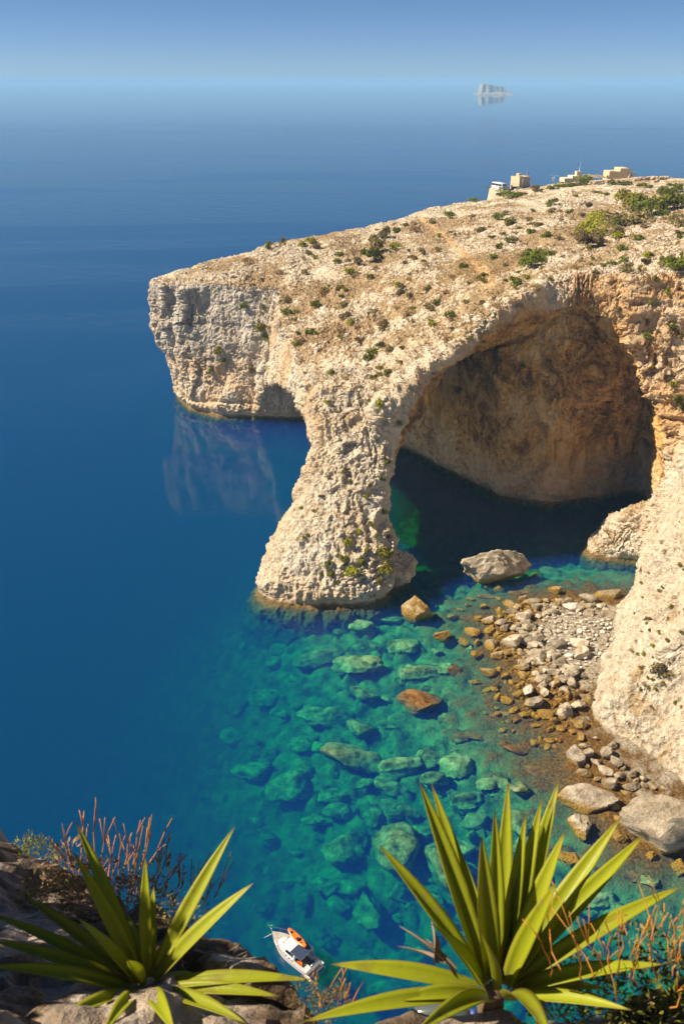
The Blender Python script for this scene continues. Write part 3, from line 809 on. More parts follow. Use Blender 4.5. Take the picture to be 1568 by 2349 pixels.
LABELS = {'p': ("pale angular boulder heaped in the main beach pile below the white cliff", "pale boulders of the main beach pile"),
          'g': ("grey angular boulder heaped in the main beach pile below the white cliff", "grey boulders of the main beach pile"),
          'w': ("white block lying in the bright shingle of the main beach pile", "white blocks of the main beach pile"),
          'o': ("ochre weed-stained rock in the brown shallows around the main beach pile", "ochre rocks in the shallows")}
def pile_tag(o, c, w, u, v):
    size = "large" if w > 27 else "medium-sized" if w > 18 else "small"
    where = "on the seaward side of" if u < 1195 else "on the cliff side of" if u > 1330 else "in the middle of"
    if c == 'o':
        where = "on the water side of" if u < 1110 else "along the foot of" if v > 1500 else "at the edge of"
        return tag(o, f"{size} ochre weed-stained rock in the shallows {where} the main beach pile", "boulder", f"{size} ochre rocks {where} the pile")
    nm = {'p': 'pale', 'g': 'grey', 'w': 'white'}[c]
    return tag(o, f"{size} {nm} angular boulder {where} the main beach pile", "boulder", f"{size} {nm} boulders {where} the pile")
MATS = {'p': M_PALE, 'g': M_GREY, 'o': M_OCHRE, 'w': M_WHITE}
for k, (x, y, w, h, c) in enumerate(BEACH):
    u, v = z5(x, y)
    o = put_stone("boulder", u, v, w * 0.41475 * 1.2, h * 0.41475 * 1.2, STONES[k % 9], MATS[c], RNG.uniform(-40, 40), 0.22)
    pile_tag(o, c, w * 0.48, u, v)
rs0 = random.Random(31)
pile_fill = [z5(x, y) for x, y in ((500, 470), (600, 380), (720, 350), (1000, 350), (1230, 390), (1215, 450), (1080, 420), (900, 400), (780, 430), (770, 500), (830, 600), (900, 680), (1000, 730), (940, 800), (800, 830), (660, 740), (560, 650), (480, 580))]
def in_poly(pl, x, y):
    c = False
    for k in range(len(pl)):
        (x1, y1), (x2, y2) = pl[k - 1], pl[k]
        if (y1 > y) != (y2 > y) and x < (x2 - x1) * (y - y1) / (y2 - y1) + x1: c = not c
    return c
k = 0
while k < 190:
    u, v = rs0.uniform(1110, 1430), rs0.uniform(1375, 1580)
    if not in_poly(pile_fill, u, v): continue
    c = rs0.choice('pppgg'); w = rs0.uniform(13, 34) if k < 90 else rs0.uniform(10, 20)
    o = put_stone("boulder", u, v, w, w * rs0.uniform(0.65, 0.95), STONES[k % 9], MATS[c], rs0.uniform(-90, 90), 0.2, None, 0.72, rs0)
    pile_tag(o, c, w, u, v); k += 1
brown_poly = [z5(x, y) for x, y in ((420, 650), (600, 700), (700, 800), (1000, 870), (1080, 1000), (1040, 1130), (900, 1180), (560, 1120), (430, 950), (380, 800))]
k = 0
while k < 80:
    u, v = rs0.uniform(1070, 1370), rs0.uniform(1500, 1725)
    if not in_poly(brown_poly, u, v): continue
    w = rs0.uniform(9, 26)
    o = put_stone("boulder", u, v, w, w * rs0.uniform(0.6, 0.9), STONES[(k * 2) % 9], M_OCHRE if k % 3 else M_BROWN, rs0.uniform(-90, 90), 0.25, None, 0.7, rs0)
    size = "larger" if w > 18 else "small"; nm = "ochre" if k % 3 else "brown"
    tag(o, f"{size} {nm} weedy rock on the brown shelf between the two boulder piles", "boulder", f"{size} {nm} rocks on the shelf"); k += 1
PILE2 = [(710,605,100,55,'p'),(755,680,130,110,'g'),(890,660,110,150,'g'),(960,600,110,80,'g'),(820,750,90,110,'p'),(990,745,100,110,'g'),(740,770,60,50,'p'),(900,820,120,140,'p'),
 (1015,860,90,110,'g'),(705,835,130,90,'g'),(945,935,140,120,'g'),(820,890,80,60,'g'),(1130,840,80,80,'g'),(1220,885,90,60,'p'),(1120,960,120,110,'g'),(1220,935,70,80,'g'),(1300,955,90,50,'p'),
 (980,1130,60,90,'p'),(1030,1250,80,150,'p'),(1050,800,60,60,'g'),(870,900,60,60,'g'),(1160,900,60,50,'g'),(1390,965,70,40,'p'),(1070,1010,70,60,'g')]
L2 = {'p': ("pale boulder in the small pile between the two giant boulders and the cliff foot", "pale boulders of the small pile"),
      'g': ("grey boulder in the small pile between the two giant boulders and the cliff foot", "grey boulders of the small pile")}
for k, (x, y, w, h, c) in enumerate(PILE2):
    u, v = z6(x, y)
    o = put_stone("boulder", u, v, w * 0.2685 * 1.1, h * 0.2685 * 1.05, STONES[(k * 2 + 1) % 9], MATS[c], RNG.uniform(-40, 40), 0.25)
    tag(o, L2[c][0], "boulder", L2[c][1])
# single ones that can be told apart
def special(u, v, w, h, seed, mat, tilt, label, planes=14, sink=0.3, hmul=0.66, zbase=None, flat=1.0, rough=0.055, nm="boulder"):
    me = stone_mesh("boulder_shape", seed, 4, planes, rough, flat)
    o = put_stone(nm, u, v, w, h, me, mat, tilt, sink, zbase, hmul)
    return tag(o, label, "boulder")
u, v = z5(500, 150); special(u, v, 196, 84, 301, M_PALE, 2, "long pale boulder lying alone in the dark water before the cave", 18, 0.12, 1.05, -0.3, rough=0.13)
u, v = z5(95, 400); special(u, v, 76, 68, 302, M_OCHRE, -35, "tall ochre and brown rock standing in the water beside the arch leg", 12, 0.2, 1.0, -1.2)
u, v = z5(228, 540); special(u, v, 48, 36, 303, M_OCHRE, 10, "ochre rock with pale tip in the shallows next to the tall ochre rock", 12, 0.2, 0.9, -0.8)
u, v = z5(1150, 318); special(u, v, 70, 30, 304, M_GREY, 4, "long flat grey slab at the back edge of the boulder beach", 12, 0.3, 0.6)
u, v = z5(770, 650); special(u, v, 58, 50, 305, M_GREY, 30, "largest dark grey block in the middle of the boulder beach", 10, 0.25, 0.7)
u, v = z5(480, 745); special(u, v, 38, 48, 306, M_PALE, 10, "upright white boulder standing apart in the ochre shallows", 11, 0.2, 1.0)
u, v = z5(710, 840); special(u, v, 29, 50, 307, M_WHITE, -8, "narrow white boulder leaning beside a grey slab in the ochre shallows", 10, 0.2, 0.8)
u, v = z6(620, 700); special(u, v, 46, 58, 308, M_PALE, 15, "pointed pale boulder at the seaward end of the small pile", 11, 0.25, 0.9)
u, v = z6(735, 1035); special(u, v, 138, 74, 309, M_PALE, -33, "giant oblong tan boulder with smooth top at the water's edge", 16, 0.25, 0.7, 0.0)
u, v = z6(680, 1290); special(u, v, 56, 74, 310, M_PALE, 25, "rugged whitish boulder in the water below the giant oblong boulder", 14, 0.25, 0.8, -0.3, rough=0.11)
u, v = z6(1345, 1230); special(u, v, 165, 150, 333, M_GREY, 12, "giant rounded dark grey boulder against the foot of the white cliff", 26, 0.2, 0.72, 0.2)
u, v = z6(1285, 1550); special(u, v, 26, 27, 312, M_OCHRE, 20, "small ochre rock alone on brown weed below the giant grey boulder", 10, 0.2, 1.0)
u, v = z6(1535, 1640); special(u, v, 36, 36, 313, M_PALE, 0, "pale rock at the edge of the green shallows below the giant grey boulder", 10, 0.2, 0.8)
u, v = z6(600, 1560); special(u, v, 66, 42, 314, M_OCHRE, 5, "low knobbly ochre rock awash beside the green shallows", 14, 0.4, 0.6, -0.5, rough=0.12)
u, v = z6(815, 540); special(u, v, 13, 11, 315, M_WHITE, 0, "single small white stone on the ochre shore above the small pile", 9, 0.1, 0.9)
u, v = z6(1030, 1380); special(u, v, 40, 34, 316, M_OCHRE, 0, "ochre rock wedged between the giant grey boulder and the rugged whitish one", 11, 0.3, 0.7)
# white shingle and rubble: the larger stones one by one
sh_poly = [z5(x, y) for x, y in ((770, 420), (900, 400), (1080, 430), (1210, 470), (1190, 540), (1110, 660), (1000, 720), (880, 640), (800, 560), (760, 500))]
rs = random.Random(77)
n = 0; spots = []
while n < 150:
    u, v = rs.uniform(1230, 1425), rs.uniform(1395, 1535)
    w = rs.uniform(8.5, 16)
    if not in_poly(sh_poly, u, v) or any((u - a) ** 2 + ((v - b) * 1.3) ** 2 < (0.40 * (w + c)) ** 2 for a, b, c in spots): 
        n += 0.02; continue
    spots.append((u, v, w)); n += 1
    o = put_stone("stone", u, v, w, w * rs.uniform(0.7, 0.95), PEBS[int(n) % 6], M_WHITE, rs.uniform(0, 180), 0.2, None, 0.75, rs)
    tag(o, "small white stone in the bright shingle patch of the boulder beach", "stone", "white shingle stones")
# finer rubble that fills the gaps: nobody could count it
vs, fs, off = [], [], 0
peb = [np.array([v.co[:] for v in m_.vertices]) for m_ in [stone_mesh("grit", 400 + k, 1, 8, 0.0) for k in range(4)]]
pebf = [np.array([list(p.vertices) for p in m_.polygons]) for m_ in [stone_mesh("grit", 400 + k, 1, 8, 0.0) for k in range(4)]]
pile_poly = [z5(x, y) for x, y in ((480, 460), (600, 360), (720, 330), (1000, 330), (1250, 380), (1230, 470), (1100, 690), (1040, 900), (900, 1000), (660, 940), (600, 700), (470, 600))]
for _ in range(2600):
    u, v = rs.uniform(1100, 1450), rs.uniform(1365, 1660)
    if not in_poly(pile_poly, u, v): continue
    x, y, _z = at(u, v, Z=0.2)
    zb = ground_z(x, y)
    k = rs.randrange(4); s_ = rs.uniform(0.12, 0.32)
    a = rs.uniform(0, 6.28); ca, sa = math.cos(a), math.sin(a)
    q_ = peb[k] * np.array((s_, s_ * 0.8, s_ * 0.6))
    q_ = np.stack([q_[:, 0] * ca - q_[:, 1] * sa + x, q_[:, 0] * sa + q_[:, 1] * ca + y, q_[:, 2] + zb + 0.06], 1)
    vs.append(q_); fs.append(pebf[k] + off); off += len(q_)
tag(link("rubble", mesh_np("rubble", np.vstack(vs), np.vstack(fs), False), None, M_PALE), "fine pale rubble filling the gaps of the boulder beach", "rubble", kind="stuff")
# sunken boulders
def zs(x, y): return 516.1 + x * 0.36575, 1376.4 + y * 0.36575
def z2(x, y): return 716.9 + x * 0.5428, 1720.5 + y * 0.5428
SUNK = [(*zs(x, y), w * 0.36575, h * 0.36575, a) for x, y, w, h, a in (
 (610,350,330,150,25),(830,420,300,170,-8),(860,175,150,110,0),(1060,120,180,80,5),(1140,300,200,170,20),(960,310,110,100,0),(1220,460,310,220,0),(640,720,320,170,0),(860,820,180,170,10),
 (1010,780,110,90,0),(260,630,200,160,0),(440,500,90,70,0),(490,910,160,150,0),(630,930,150,120,0),(820,1000,380,200,10),(1080,1040,260,170,0),(430,1150,300,230,38),(190,1080,220,180,40),
 (1290,990,160,170,0),(1450,1060,190,190,0),(1310,1130,150,110,0),(880,1150,140,80,20),(620,1180,110,70,25),(1050,1190,200,160,0),(1500,1270,180,150,0),(930,1370,110,140,0),(960,1270,140,90,0),
 (760,1540,290,230,45),(1080,1560,260,290,20),(700,1330,150,120,0),(560,1380,140,90,0),(1250,1470,150,120,0),(1150,1330,120,90,0),(1060,1360,100,80,0),(530,1290,90,60,0),(890,600,200,120,0),
 (60,850,160,150,0),(70,680,150,150,0),(310,400,100,100,0),(370,720,80,70,0),(190,900,90,80,0),(320,860,90,70,0),(1100,500,90,60,0),(1400,420,110,90,0),(1330,330,70,60,0),(720,200,80,60,0),(850,300,100,70,0))] \
 + [(*z2(x, y), w * 0.5428, h * 0.5428, a) for x, y, w, h, a in (
 (370,450,150,210,0),(240,690,110,180,10),(180,590,110,90,0),(60,790,80,70,0),(640,210,120,100,0),(520,120,100,60,0),(580,520,190,230,0),(880,290,120,140,0),(740,150,90,70,0),(690,310,110,90,0),
 (370,710,60,60,0),(1430,560,70,60,0),(500,640,110,110,0),(560,760,120,100,0),(450,860,110,90,0),(640,420,90,90,0),(330,240,90,100,0),(260,290,70,110,0),(150,270,90,70,0),(30,570,90,70,0),(100,200,130,90,0),(760,600,110,120,0),
 (1180,640,150,120,0),(1300,690,120,110,0),(1120,780,100,90,0),(320,1010,140,120,0),(430,1060,110,90,0),(900,420,100,100,0),(980,620,130,110,0))]
def sunk_tag(o, size, u, v):
    where = "off the foot of the arch leg" if v < 1560 else "around the boat" if v > 2010 and u < 900 else "seaward of the large agave" if v > 1900 else "close to the brown shelf" if u > 960 else "at the deep blue edge" if u < 690 else "in mid-bay"
    return tag(o, f"{size} sunken boulder glowing green under clear water {where}", "boulder", f"{size} sunken boulders {where}")
for k, (u, v, w, h, a) in enumerate(SUNK):
    x, y = at(u, v, Z=-4)[:2]; zb = bed_z(x, y)
    x, y = at(u, v, Z=zb)[:2]; zb = bed_z(x, y)
    depth = np.linalg.norm(at(u, v, Z=zb) - np.array((0, 0, CAM_Z)))
    hm = min(0.62 * h * depth / F_PX, max(0.5, -zb * 0.8))
    o = put_stone("sunken_boulder", u, v, w * 1.22, h * 1.22, SUNKS[(k * 4) % 9], M_SUNK, a, 0.15, zb, hm / (h * depth / F_PX))
    big = w * h > 4200
    sunk_tag(o, "large" if big else "smaller", u, v)
for _ in range(150):
    while True:
        u, v = rs.uniform(380, 1200), rs.uniform(1430, 2300)
        if v > 1500 + (1000 - u) * 0.35 and u > 380 + max(0, 1900 - v) * 0.3: break
    w = rs.uniform(24, 62)
    x, y = at(u, v, Z=-5)[:2]; zb = bed_z(x, y); x, y = at(u, v, Z=zb)[:2]; zb = bed_z(x, y)
    if zb > -1.2: continue
    o = put_stone("sunken_boulder", u, v, w, w * rs.uniform(0.6, 0.9), SUNKS[rs.randrange(9)], M_SUNK, rs.uniform(-60, 60), 0.2, zb, 0.55, rs)
    sunk_tag(o, "smaller" if w > 40 else "small", u, v)
u, v = zs(1250, 640); special(u, v, 128, 84, 320, M_BROWN, 5, "broad brown weed-topped boulder just awash off the beach", 16, 0.35, 0.55, -1.6)
u, v = zs(1420, 420 + 20); special(u, v, 42, 32, 321, M_BROWN, 0, "small brown weedy rock awash beside the broad brown boulder", 12, 0.3, 0.6, -0.9)
for k, (u, v, w, h, a) in enumerate(((1110, 1690, 90, 40, 10), (1180, 1720, 80, 36, -20), (1090, 1740, 70, 34, 15), (1150, 1640, 60, 26, 0), (1060, 1690, 70, 36, 30), (1210, 1680, 50, 24, 0), (1170, 1800, 90, 44, 25), (1230, 1770, 60, 30, -15), (1120, 1800, 80, 50, 0),
        (1080, 1420, 60, 26, 0), (1030, 1460, 50, 26, 10), (1040, 1400, 44, 22, -10), (1120, 1370, 56, 24, 0), (1190, 1360, 60, 22, 5), (1290, 1950, 90, 60, 10), (1380, 1990, 100, 50, -10), (1470, 2010, 90, 50, 10), (1330, 2060, 80, 50, 0))):
    x, y = at(u, v, Z=-0.6)[:2]
    o = put_stone("sunken_rock", u, v, w, h, SUNKS[(k * 5 + 2) % 9], M_BROWN, a, 0.35, min(bed_z(x, y), -0.35) - 0.15, 0.35)
    tag(o, "flat brown weed-covered rock just under water beside the boulder beach", "boulder", "flat brown rocks in the shallows")
# ------------------------------------------------------------------ shrubs on the headland
def leaf_material(name, lo, mid_, hi, trans=0.3, scale=3.0):
    m, nt, bs, out = new_mat(name)
    nt.nodes.remove(bs)
    L = nt.links.new
    oi = N(nt, "ObjectInfo"); geo = N(nt, "NewGeometry")
    c = ramp(nt, geo.outputs["Random Per Island"], [(0.0, lo), (0.5, mid_), (1.0, hi)])
    hs = N(nt, "HueSaturation"); L(c, hs.inputs["Color"])
    L(maprange(nt, oi.outputs["Random"], 0, 1, 0.75, 1.25), hs.inputs["Value"])
    L(maprange(nt, oi.outputs["Random"], 0, 1, 0.485, 0.51), hs.inputs["Hue"])
    d = N(nt, "BsdfDiffuse"); t = N(nt, "BsdfTranslucent"); L(hs.outputs[0], d.inputs[0]); L(hs.outputs[0], t.inputs[0])
    mx = N(nt, "MixShader"); mx.inputs[0].default_value = trans
    L(d.outputs[0], mx.inputs[1]); L(t.outputs[0], mx.inputs[2]); L(mx.outputs[0], out.inputs["Surface"])
    return m
M_GREEN = leaf_material("green_shrub_leaf", (0.08, 0.11, 0.016), (0.17, 0.20, 0.03), (0.27, 0.29, 0.05))
M_YELLOW = leaf_material("yellow_green_shrub_leaf", (0.15, 0.155, 0.015), (0.29, 0.29, 0.03), (0.42, 0.39, 0.06))
M_OLIVE = leaf_material("olive_scrub_leaf", (0.15, 0.125, 0.05), (0.25, 0.205, 0.085), (0.36, 0.29, 0.14))
M_DRY = leaf_material("dry_scrub_leaf", (0.26, 0.175, 0.085), (0.40, 0.28, 0.14), (0.52, 0.39, 0.22))
M_STEM = plain("woody_stem", (0.13, 0.09, 0.055), 0.9, 0.3)
def foliage_np(seed, n, leaf, flat=0.75, lobes=5, spiky=0.0):
    rg = np.random.default_rng(seed)
    cen = rg.uniform(-0.55, 0.55, (lobes, 3)); cen[:, 2] = rg.uniform(0.1, 0.62, lobes)
    rad = rg.uniform(0.30, 0.52, lobes)
    which = rg.integers(0, lobes, n)
    d = rg.normal(size=(n, 3)); d /= np.linalg.norm(d, axis=1, keepdims=True)
    d[:, 2] = np.abs(d[:, 2]) * 0.9 + d[:, 2] * 0.1
    p = cen[which] + d * (rad[which] * rg.uniform(0.55, 1.08, n) ** 0.6)[:, None]
    p[:, 2] = np.clip(p[:, 2] * flat, 0.0, 2)
    nrm = d + rg.normal(size=(n, 3)) * 0.55; nrm /= np.linalg.norm(nrm, axis=1, keepdims=True)
    a = np.cross(nrm, rg.normal(size=(n, 3))); a /= np.linalg.norm(a, axis=1, keepdims=True)
    if spiky: a = a * (1 - spiky) + d * spiky
    b = np.cross(nrm, a)
    s = leaf * rg.uniform(0.6, 1.4, n)[:, None]
    quad = np.stack([p - a * s, p + b * s * 0.45, p + a * s, p - b * s * 0.45], 1)
    return quad.reshape(-1, 3), np.arange(n * 4).reshape(-1, 4)
def shrub_meshes(mat, seeds, n, leaf, flat, lobes=6, spiky=0.0):
    out = []
    for s_ in seeds:
        v_, f_ = foliage_np(s_, n, leaf, flat, lobes, spiky)
        me = mesh_np("shrub", v_, f_, False); me.materials.append(mat); out.append(me)
    return out
SH = {'g': shrub_meshes(M_GREEN, range(10, 15), 420, 0.15, 0.95, 7), 'y': shrub_meshes(M_YELLOW, range(20, 25), 340, 0.15, 0.95, 6),
      'o': shrub_meshes(M_OLIVE, range(30, 35), 340, 0.15, 0.85, 6), 'd': shrub_meshes(M_DRY, range(40, 45), 260, 0.17, 0.75, 5, 0.35)}
BIG = {'g': shrub_meshes(M_GREEN, range(50, 54), 1300, 0.085, 0.95, 12), 'y': shrub_meshes(M_YELLOW, range(55, 58), 1200, 0.085, 0.95, 11), 'o': shrub_meshes(M_OLIVE, range(60, 63), 1200, 0.085, 0.9, 11)}
SLAB = {'g': ("low green shrub growing between rocks on the headland", "low green shrubs on the headland"),
        'y': ("low yellow-green shrub growing between rocks on the headland", "low yellow-green shrubs on the headland"),
        'o': ("low olive-brown scrub bush growing on the headland slope", "low olive bushes on the headland"),
        'd': ("dry brown scrub tuft growing on the headland slope", "dry brown tufts on the headland")}
rp = random.Random(5)
def shrub(u, v, w, h, kind, label=None, group=None, big=False, name="shrub", k=[0], hs=1.0):
    p, n = hit(u, v + h * 0.25)
    if p is None: return None
    k[0] += 1
    lib = (BIG if big else SH)[kind]
    dist = (p - Vector((0, 0, CAM_Z))).length
    px = dist / F_PX
    o = link(name, lib[k[0] % len(lib)])
    r = w * px / 2
    o.scale = (r * 1.08, r * rp.uniform(0.8, 1.1), min(max(h * px * 0.85, 0.35 * r), 1.5 * r) * hs)
    ax = Vector((0, 0, 1)).lerp(n, 0.55 if n.z < 0.6 else 0.2).normalized()
    o.rotation_euler = (ax.to_track_quat('Z', 'Y') @ Euler((0, 0, rp.uniform(0, 6.28))).to_quaternion()).to_euler()
    o.location = p - n * (0.06 * r)
    if not label:
        zone = ("on the far plateau near the houses" if p.y > 300 else "on the slope of the arch leg" if p.y < 172 and p.x < 16 else "on the steep rock face" if n.z < 0.35 else
                "on the plateau right above the cave" if p.x > 36 else "towards the seaward tip of the headland" if p.x < -4 else "on the slope beside the trodden path" if p.y > 190 else "on the rocky slope above the arch")
        sz_ = "large" if w > 24 else "small"
        nm_ = {'g': 'green shrub', 'y': 'yellow-green shrub', 'o': 'olive scrub bush', 'd': 'dry brown scrub tuft'}[kind]
        label, group = f"{sz_} {nm_} {zone}", f"{sz_} {nm_} plants {zone}"
    tag(o, label, "shrub", group)
    return o
def z1(x, y): return 1032.3 + x * 0.3416, 315.4 + y * 0.3416
ZS = 0.3416
NAMED = [ # the bigger bushes of the plateau
 (75,418,130,40,'g',"row of green bushes on the cliff edge where the slope meets the sea, leftmost",None),
 (400,388,170,50,'g',"broad green bush on the slope below the curved road wall",None),
 (565,348,60,45,'o',"small dark bush beside the right end of the road wall",None),
 (890,300,100,62,'g',"tall round dark green bush in front of the long low house",None),
 (770,322,150,34,'g',"low green hedge-like bush beside the long low house",None),
 (550,830,160,120,'g',"bright green rounded bush on the dry grass next to the path",None),
 (940,600,190,80,'y',"spreading yellow-green bush on the plateau above the cave",None),
 (920,690,170,130,'o',"tall olive bush with bare stems below the spreading yellow-green one",None),
 (1110,635,100,110,'o',"sparse grey-olive bush right of the tall olive bush on the plateau",None),
 (1200,440,210,120,'y',"large yellowish bush at the upper end of the plateau thicket",None),
 (1150,540,280,110,'o',"wide olive bush at the foot of the plateau thicket",None),
 (1330,490,220,120,'g',"wide green bush in the middle of the plateau thicket",None),
 (1490,445,200,110,'g',"dense dark green bush at the right of the plateau thicket",None),
 (1520,350,90,55,'g',"dark round bush on the skyline side of the plateau thicket",None),
 (1435,375,90,60,'g',"round green bush just above the dense dark green one",None),
 (1535,550,120,170,'o',"tall dark olive bush below the dense dark green thicket",None),
 (1510,855,150,85,'g',"flat dark green bush on the ledge above the orange cliff",None)]
for x, y, w, h, kd, lab, _ in NAMED:
    u, v = z1(x, y)
    shrub(u, v, w * ZS * 1.2, h * ZS * 1.3, kd, lab, None, True, "bush")
for x, y, w, h, kd in ((165,425,110,30,'g'),(480,380,90,40,'o'),(600,357,50,25,'g'),(680,332,100,26,'g'),(1070,288,60,25,'y'),(1140,312,160,30,'g'),(930,455,90,50,'o'),(700,490,100,40,'o'),(800,500,60,40,'g'),(640,655,100,45,'g'),
    (730,678,80,40,'o'),(485,792,60,50,'o'),(1250,678,110,42,'g'),(1150,748,70,40,'g'),(1150,832,120,42,'g'),(1430,835,100,50,'g'),(1550,792,40,40,'g'),(560,588,110,50,'o'),(200,617,100,38,'o'),(280,668,60,30,'g'),
    (460,606,60,30,'o'),(380,692,50,30,'g'),(870,825,60,42,'o'),(830,872,50,25,'g'),(530,548,80,30,'o'),(660,455,60,30,'g'),(840,390,60,30,'o'),(960,365,70,25,'o'),(1280,320,90,30,'g'),(1330,330,80,30,'g'),(1180,360,60,25,'o'),(1040,380,60,20,'g'),
    (870,520,60,40,'o'),(940,525,60,30,'o'),(1010,650,80,50,'y'),(990,720,80,50,'g'),(1040,700,60,40,'o'),(760,800,40,25,'o'),(620,835,60,30,'g'),(330,385,60,30,'g'),(230,400,60,25,'g'),(20,430,50,25,'g'),(150,530,80,30,'o'),(320,515,50,25,'o'),
    (430,640,50,20,'o'),(1290,600,60,40,'o'),(1420,545,50,30,'d'),(1080,850,80,30,'g'),(1170,880,120,60,'o'),(1280,880,60,50,'o'),(1210,850,60,30,'o'),(1480,320,70,25,'g'),(1380,300,60,20,'o'),(1020,860,50,25,'g'),(940,850,30,20,'g'),(670,950,40,20,'g'),(370,960,40,25,'g'),(190,940,40,20,'g')):
    u, v = z1(x, y); shrub(u, v, w * ZS, h * ZS, kd)
def z4(x, y): return 516.1 + x * 0.36575, 917.6 + y * 0.36575
for x, y, w, h, kd in ((840,830,60,50,'y'),(920,770,50,80,'y'),(880,920,50,120,'y'),(770,890,90,60,'y'),(760,1000,80,60,'y'),(800,1080,120,80,'y'),(980,930,120,100,'y'),(1000,1050,120,140,'y'),(670,1090,70,50,'y'),(650,1030,70,40,'g'),
    (610,1090,40,40,'y'),(880,600,50,60,'y'),(900,530,40,40,'y'),(980,490,50,40,'g'),(780,510,60,40,'o'),(750,440,60,40,'o'),(1010,390,60,60,'g'),(1000,690,50,50,'g'),(1050,760,50,70,'g'),(1100,150,50,40,'y'),(1040,960,60,80,'y'),
    (960,1130,60,50,'y'),(700,1130,40,30,'g'),(850,1010,60,60,'y'),(520,840,40,30,'y'),(500,860,40,30,'g'),(940,850,40,50,'y'),(1020,850,40,60,'g'),(730,980,50,60,'y'),(600,600,50,25,'o'),(650,480,40,25,'o'),(550,690,40,25,'y'),(480,670,40,20,'y')):
    u, v = z4(x, y)
    low = y > 740
    shrub(u, v, w * 0.36575, h * 0.36575, kd, "yellow-green shrub hanging on the foot of the arch leg" if low else None, "shrubs on the foot of the arch leg")
for u, v, w, h, kd in ((868, 560, 60, 70, 'o'), (850, 590, 50, 40, 'g'), (880, 535, 44, 30, 'o'), (812, 600, 40, 26, 'o'), (935, 484, 30, 14, 'g'), (1218, 594, 40, 26, 'g'), (1195, 603, 26, 20, 'o'), (990, 742, 30, 22, 'y'), (1003, 690, 20, 34, 'g'), (1075, 775, 16, 14, 'y'), (872, 858, 18, 14, 'y'),
    (825, 770, 20, 40, 'o'), (600, 745, 30, 34, 'y'), (610, 770, 20, 24, 'g'), (655, 690, 30, 20, 'o'), (500, 800, 24, 30, 'y'), (512, 825, 18, 26, 'g'), (483, 850, 18, 26, 'g'), (560, 700, 20, 20, 'g'), (1555, 905, 34, 50, 'g'), (1540, 880, 24, 26, 'y'), (1565, 930, 20, 34, 'g'), (1490, 690, 16, 26, 'y'), (1500, 640, 18, 14, 'g'), (1530, 670, 20, 12, 'y'), (1510, 1525, 40, 44, 'o'), (1535, 1545, 24, 24, 'o')):
    shrub(u, v, w, h, kd)
# scattered smaller ones, wherever the slope has soil
cnt = 0
while cnt < 200:
    u, v = rp.uniform(560, 1568), rp.uniform(440, 960)
    p, n = hit(u, v)
    if p is None or n.z < 0.55 or p.y > 420: continue
    if p.y > 300 and rp.random() < 0.4: continue
    cnt += 1
    kd = rp.choices('gyod', (3, 2, 4, 4))[0]
    w = rp.uniform(12, 34)
    shrub(u, v, w, w * 0.6, kd)
for _ in range(60):
    u, v = rp.uniform(1440, 1568), rp.uniform(1240, 1620)
    p, n = hit(u, v)
    if p is None or p.x < 40 or n.z < 0.1: continue
    w = rp.uniform(7, 15)
    o = shrub(u, v, w, w * 0.9, rp.choices('yod', (5, 3, 1))[0], "small tuft clinging to the white chalky cliff above the beach", "tufts on the white cliff")
# the finest tufts and dry grass, too many to count
def tuft_field(name, mat, n, region, smin_, smax_, cond, label, leaves=9, spiky=0.6):
    V_, F_, off = [], [], 0
    libs = [foliage_np(900 + k, leaves, 0.42, 0.9, 2, spiky)[0] for k in range(6)]
    got = tries = 0
    while got < n and tries < n * 6:
        tries += 1
        u, v = rp.uniform(region[0], region[2]), rp.uniform(region[1], region[3])
        p, nn = hit(u, v)
        if p is None or not cond(p, nn): continue
        got += 1
        s_ = rp.uniform(smin_, smax_) * (0.75 if nn.z < 0.6 else 1.0)
        a = rp.uniform(0, 6.28); ca, sa = math.cos(a) * s_, math.sin(a) * s_
        q_ = libs[got % 6]
        V_.append(np.stack([q_[:, 0] * ca - q_[:, 1] * sa + p.x, q_[:, 0] * sa + q_[:, 1] * ca + p.y, q_[:, 2] * s_ + p.z - 0.03], 1))
    V_ = np.vstack(V_)
    o = link(name, mesh_np(name, V_, np.arange(len(V_)).reshape(-1, 4), False), None, mat)
    return tag(o, label, "ground cover", kind="stuff")
soil_ok = lambda p, n: n.z > 0.5 and p.z > 12
tuft_field("dry_grass", M_DRY, 4200, (560, 400, 1568, 900), 0.30, 0.75, soil_ok, "dry brown grass and low scrub covering the headland")
gf = lambda p, n: n.z > 0.6 and math.hypot((p.x - 33) * 0.8, (p.y - 208) * 0.55) < 11
tuft_field("dry_meadow", M_DRY, 1500, (1000, 520, 1250, 660), 0.3, 0.6, gf, "patch of tall dry grass beside the trodden path")
tuft_field("green_herbs", M_OLIVE, 1500, (560, 420, 1568, 1330), 0.22, 0.6, lambda p, n: n.z > 0.3 and p.z > 5, "small olive herbs sprouting from rock cracks")
tuft_field("cliff_herbs", M_YELLOW, 420, (340, 600, 1568, 1600), 0.2, 0.45, lambda p, n: n.z > 0.0 and p.z > 4, "tiny yellow-green herbs in crevices of the cliffs")
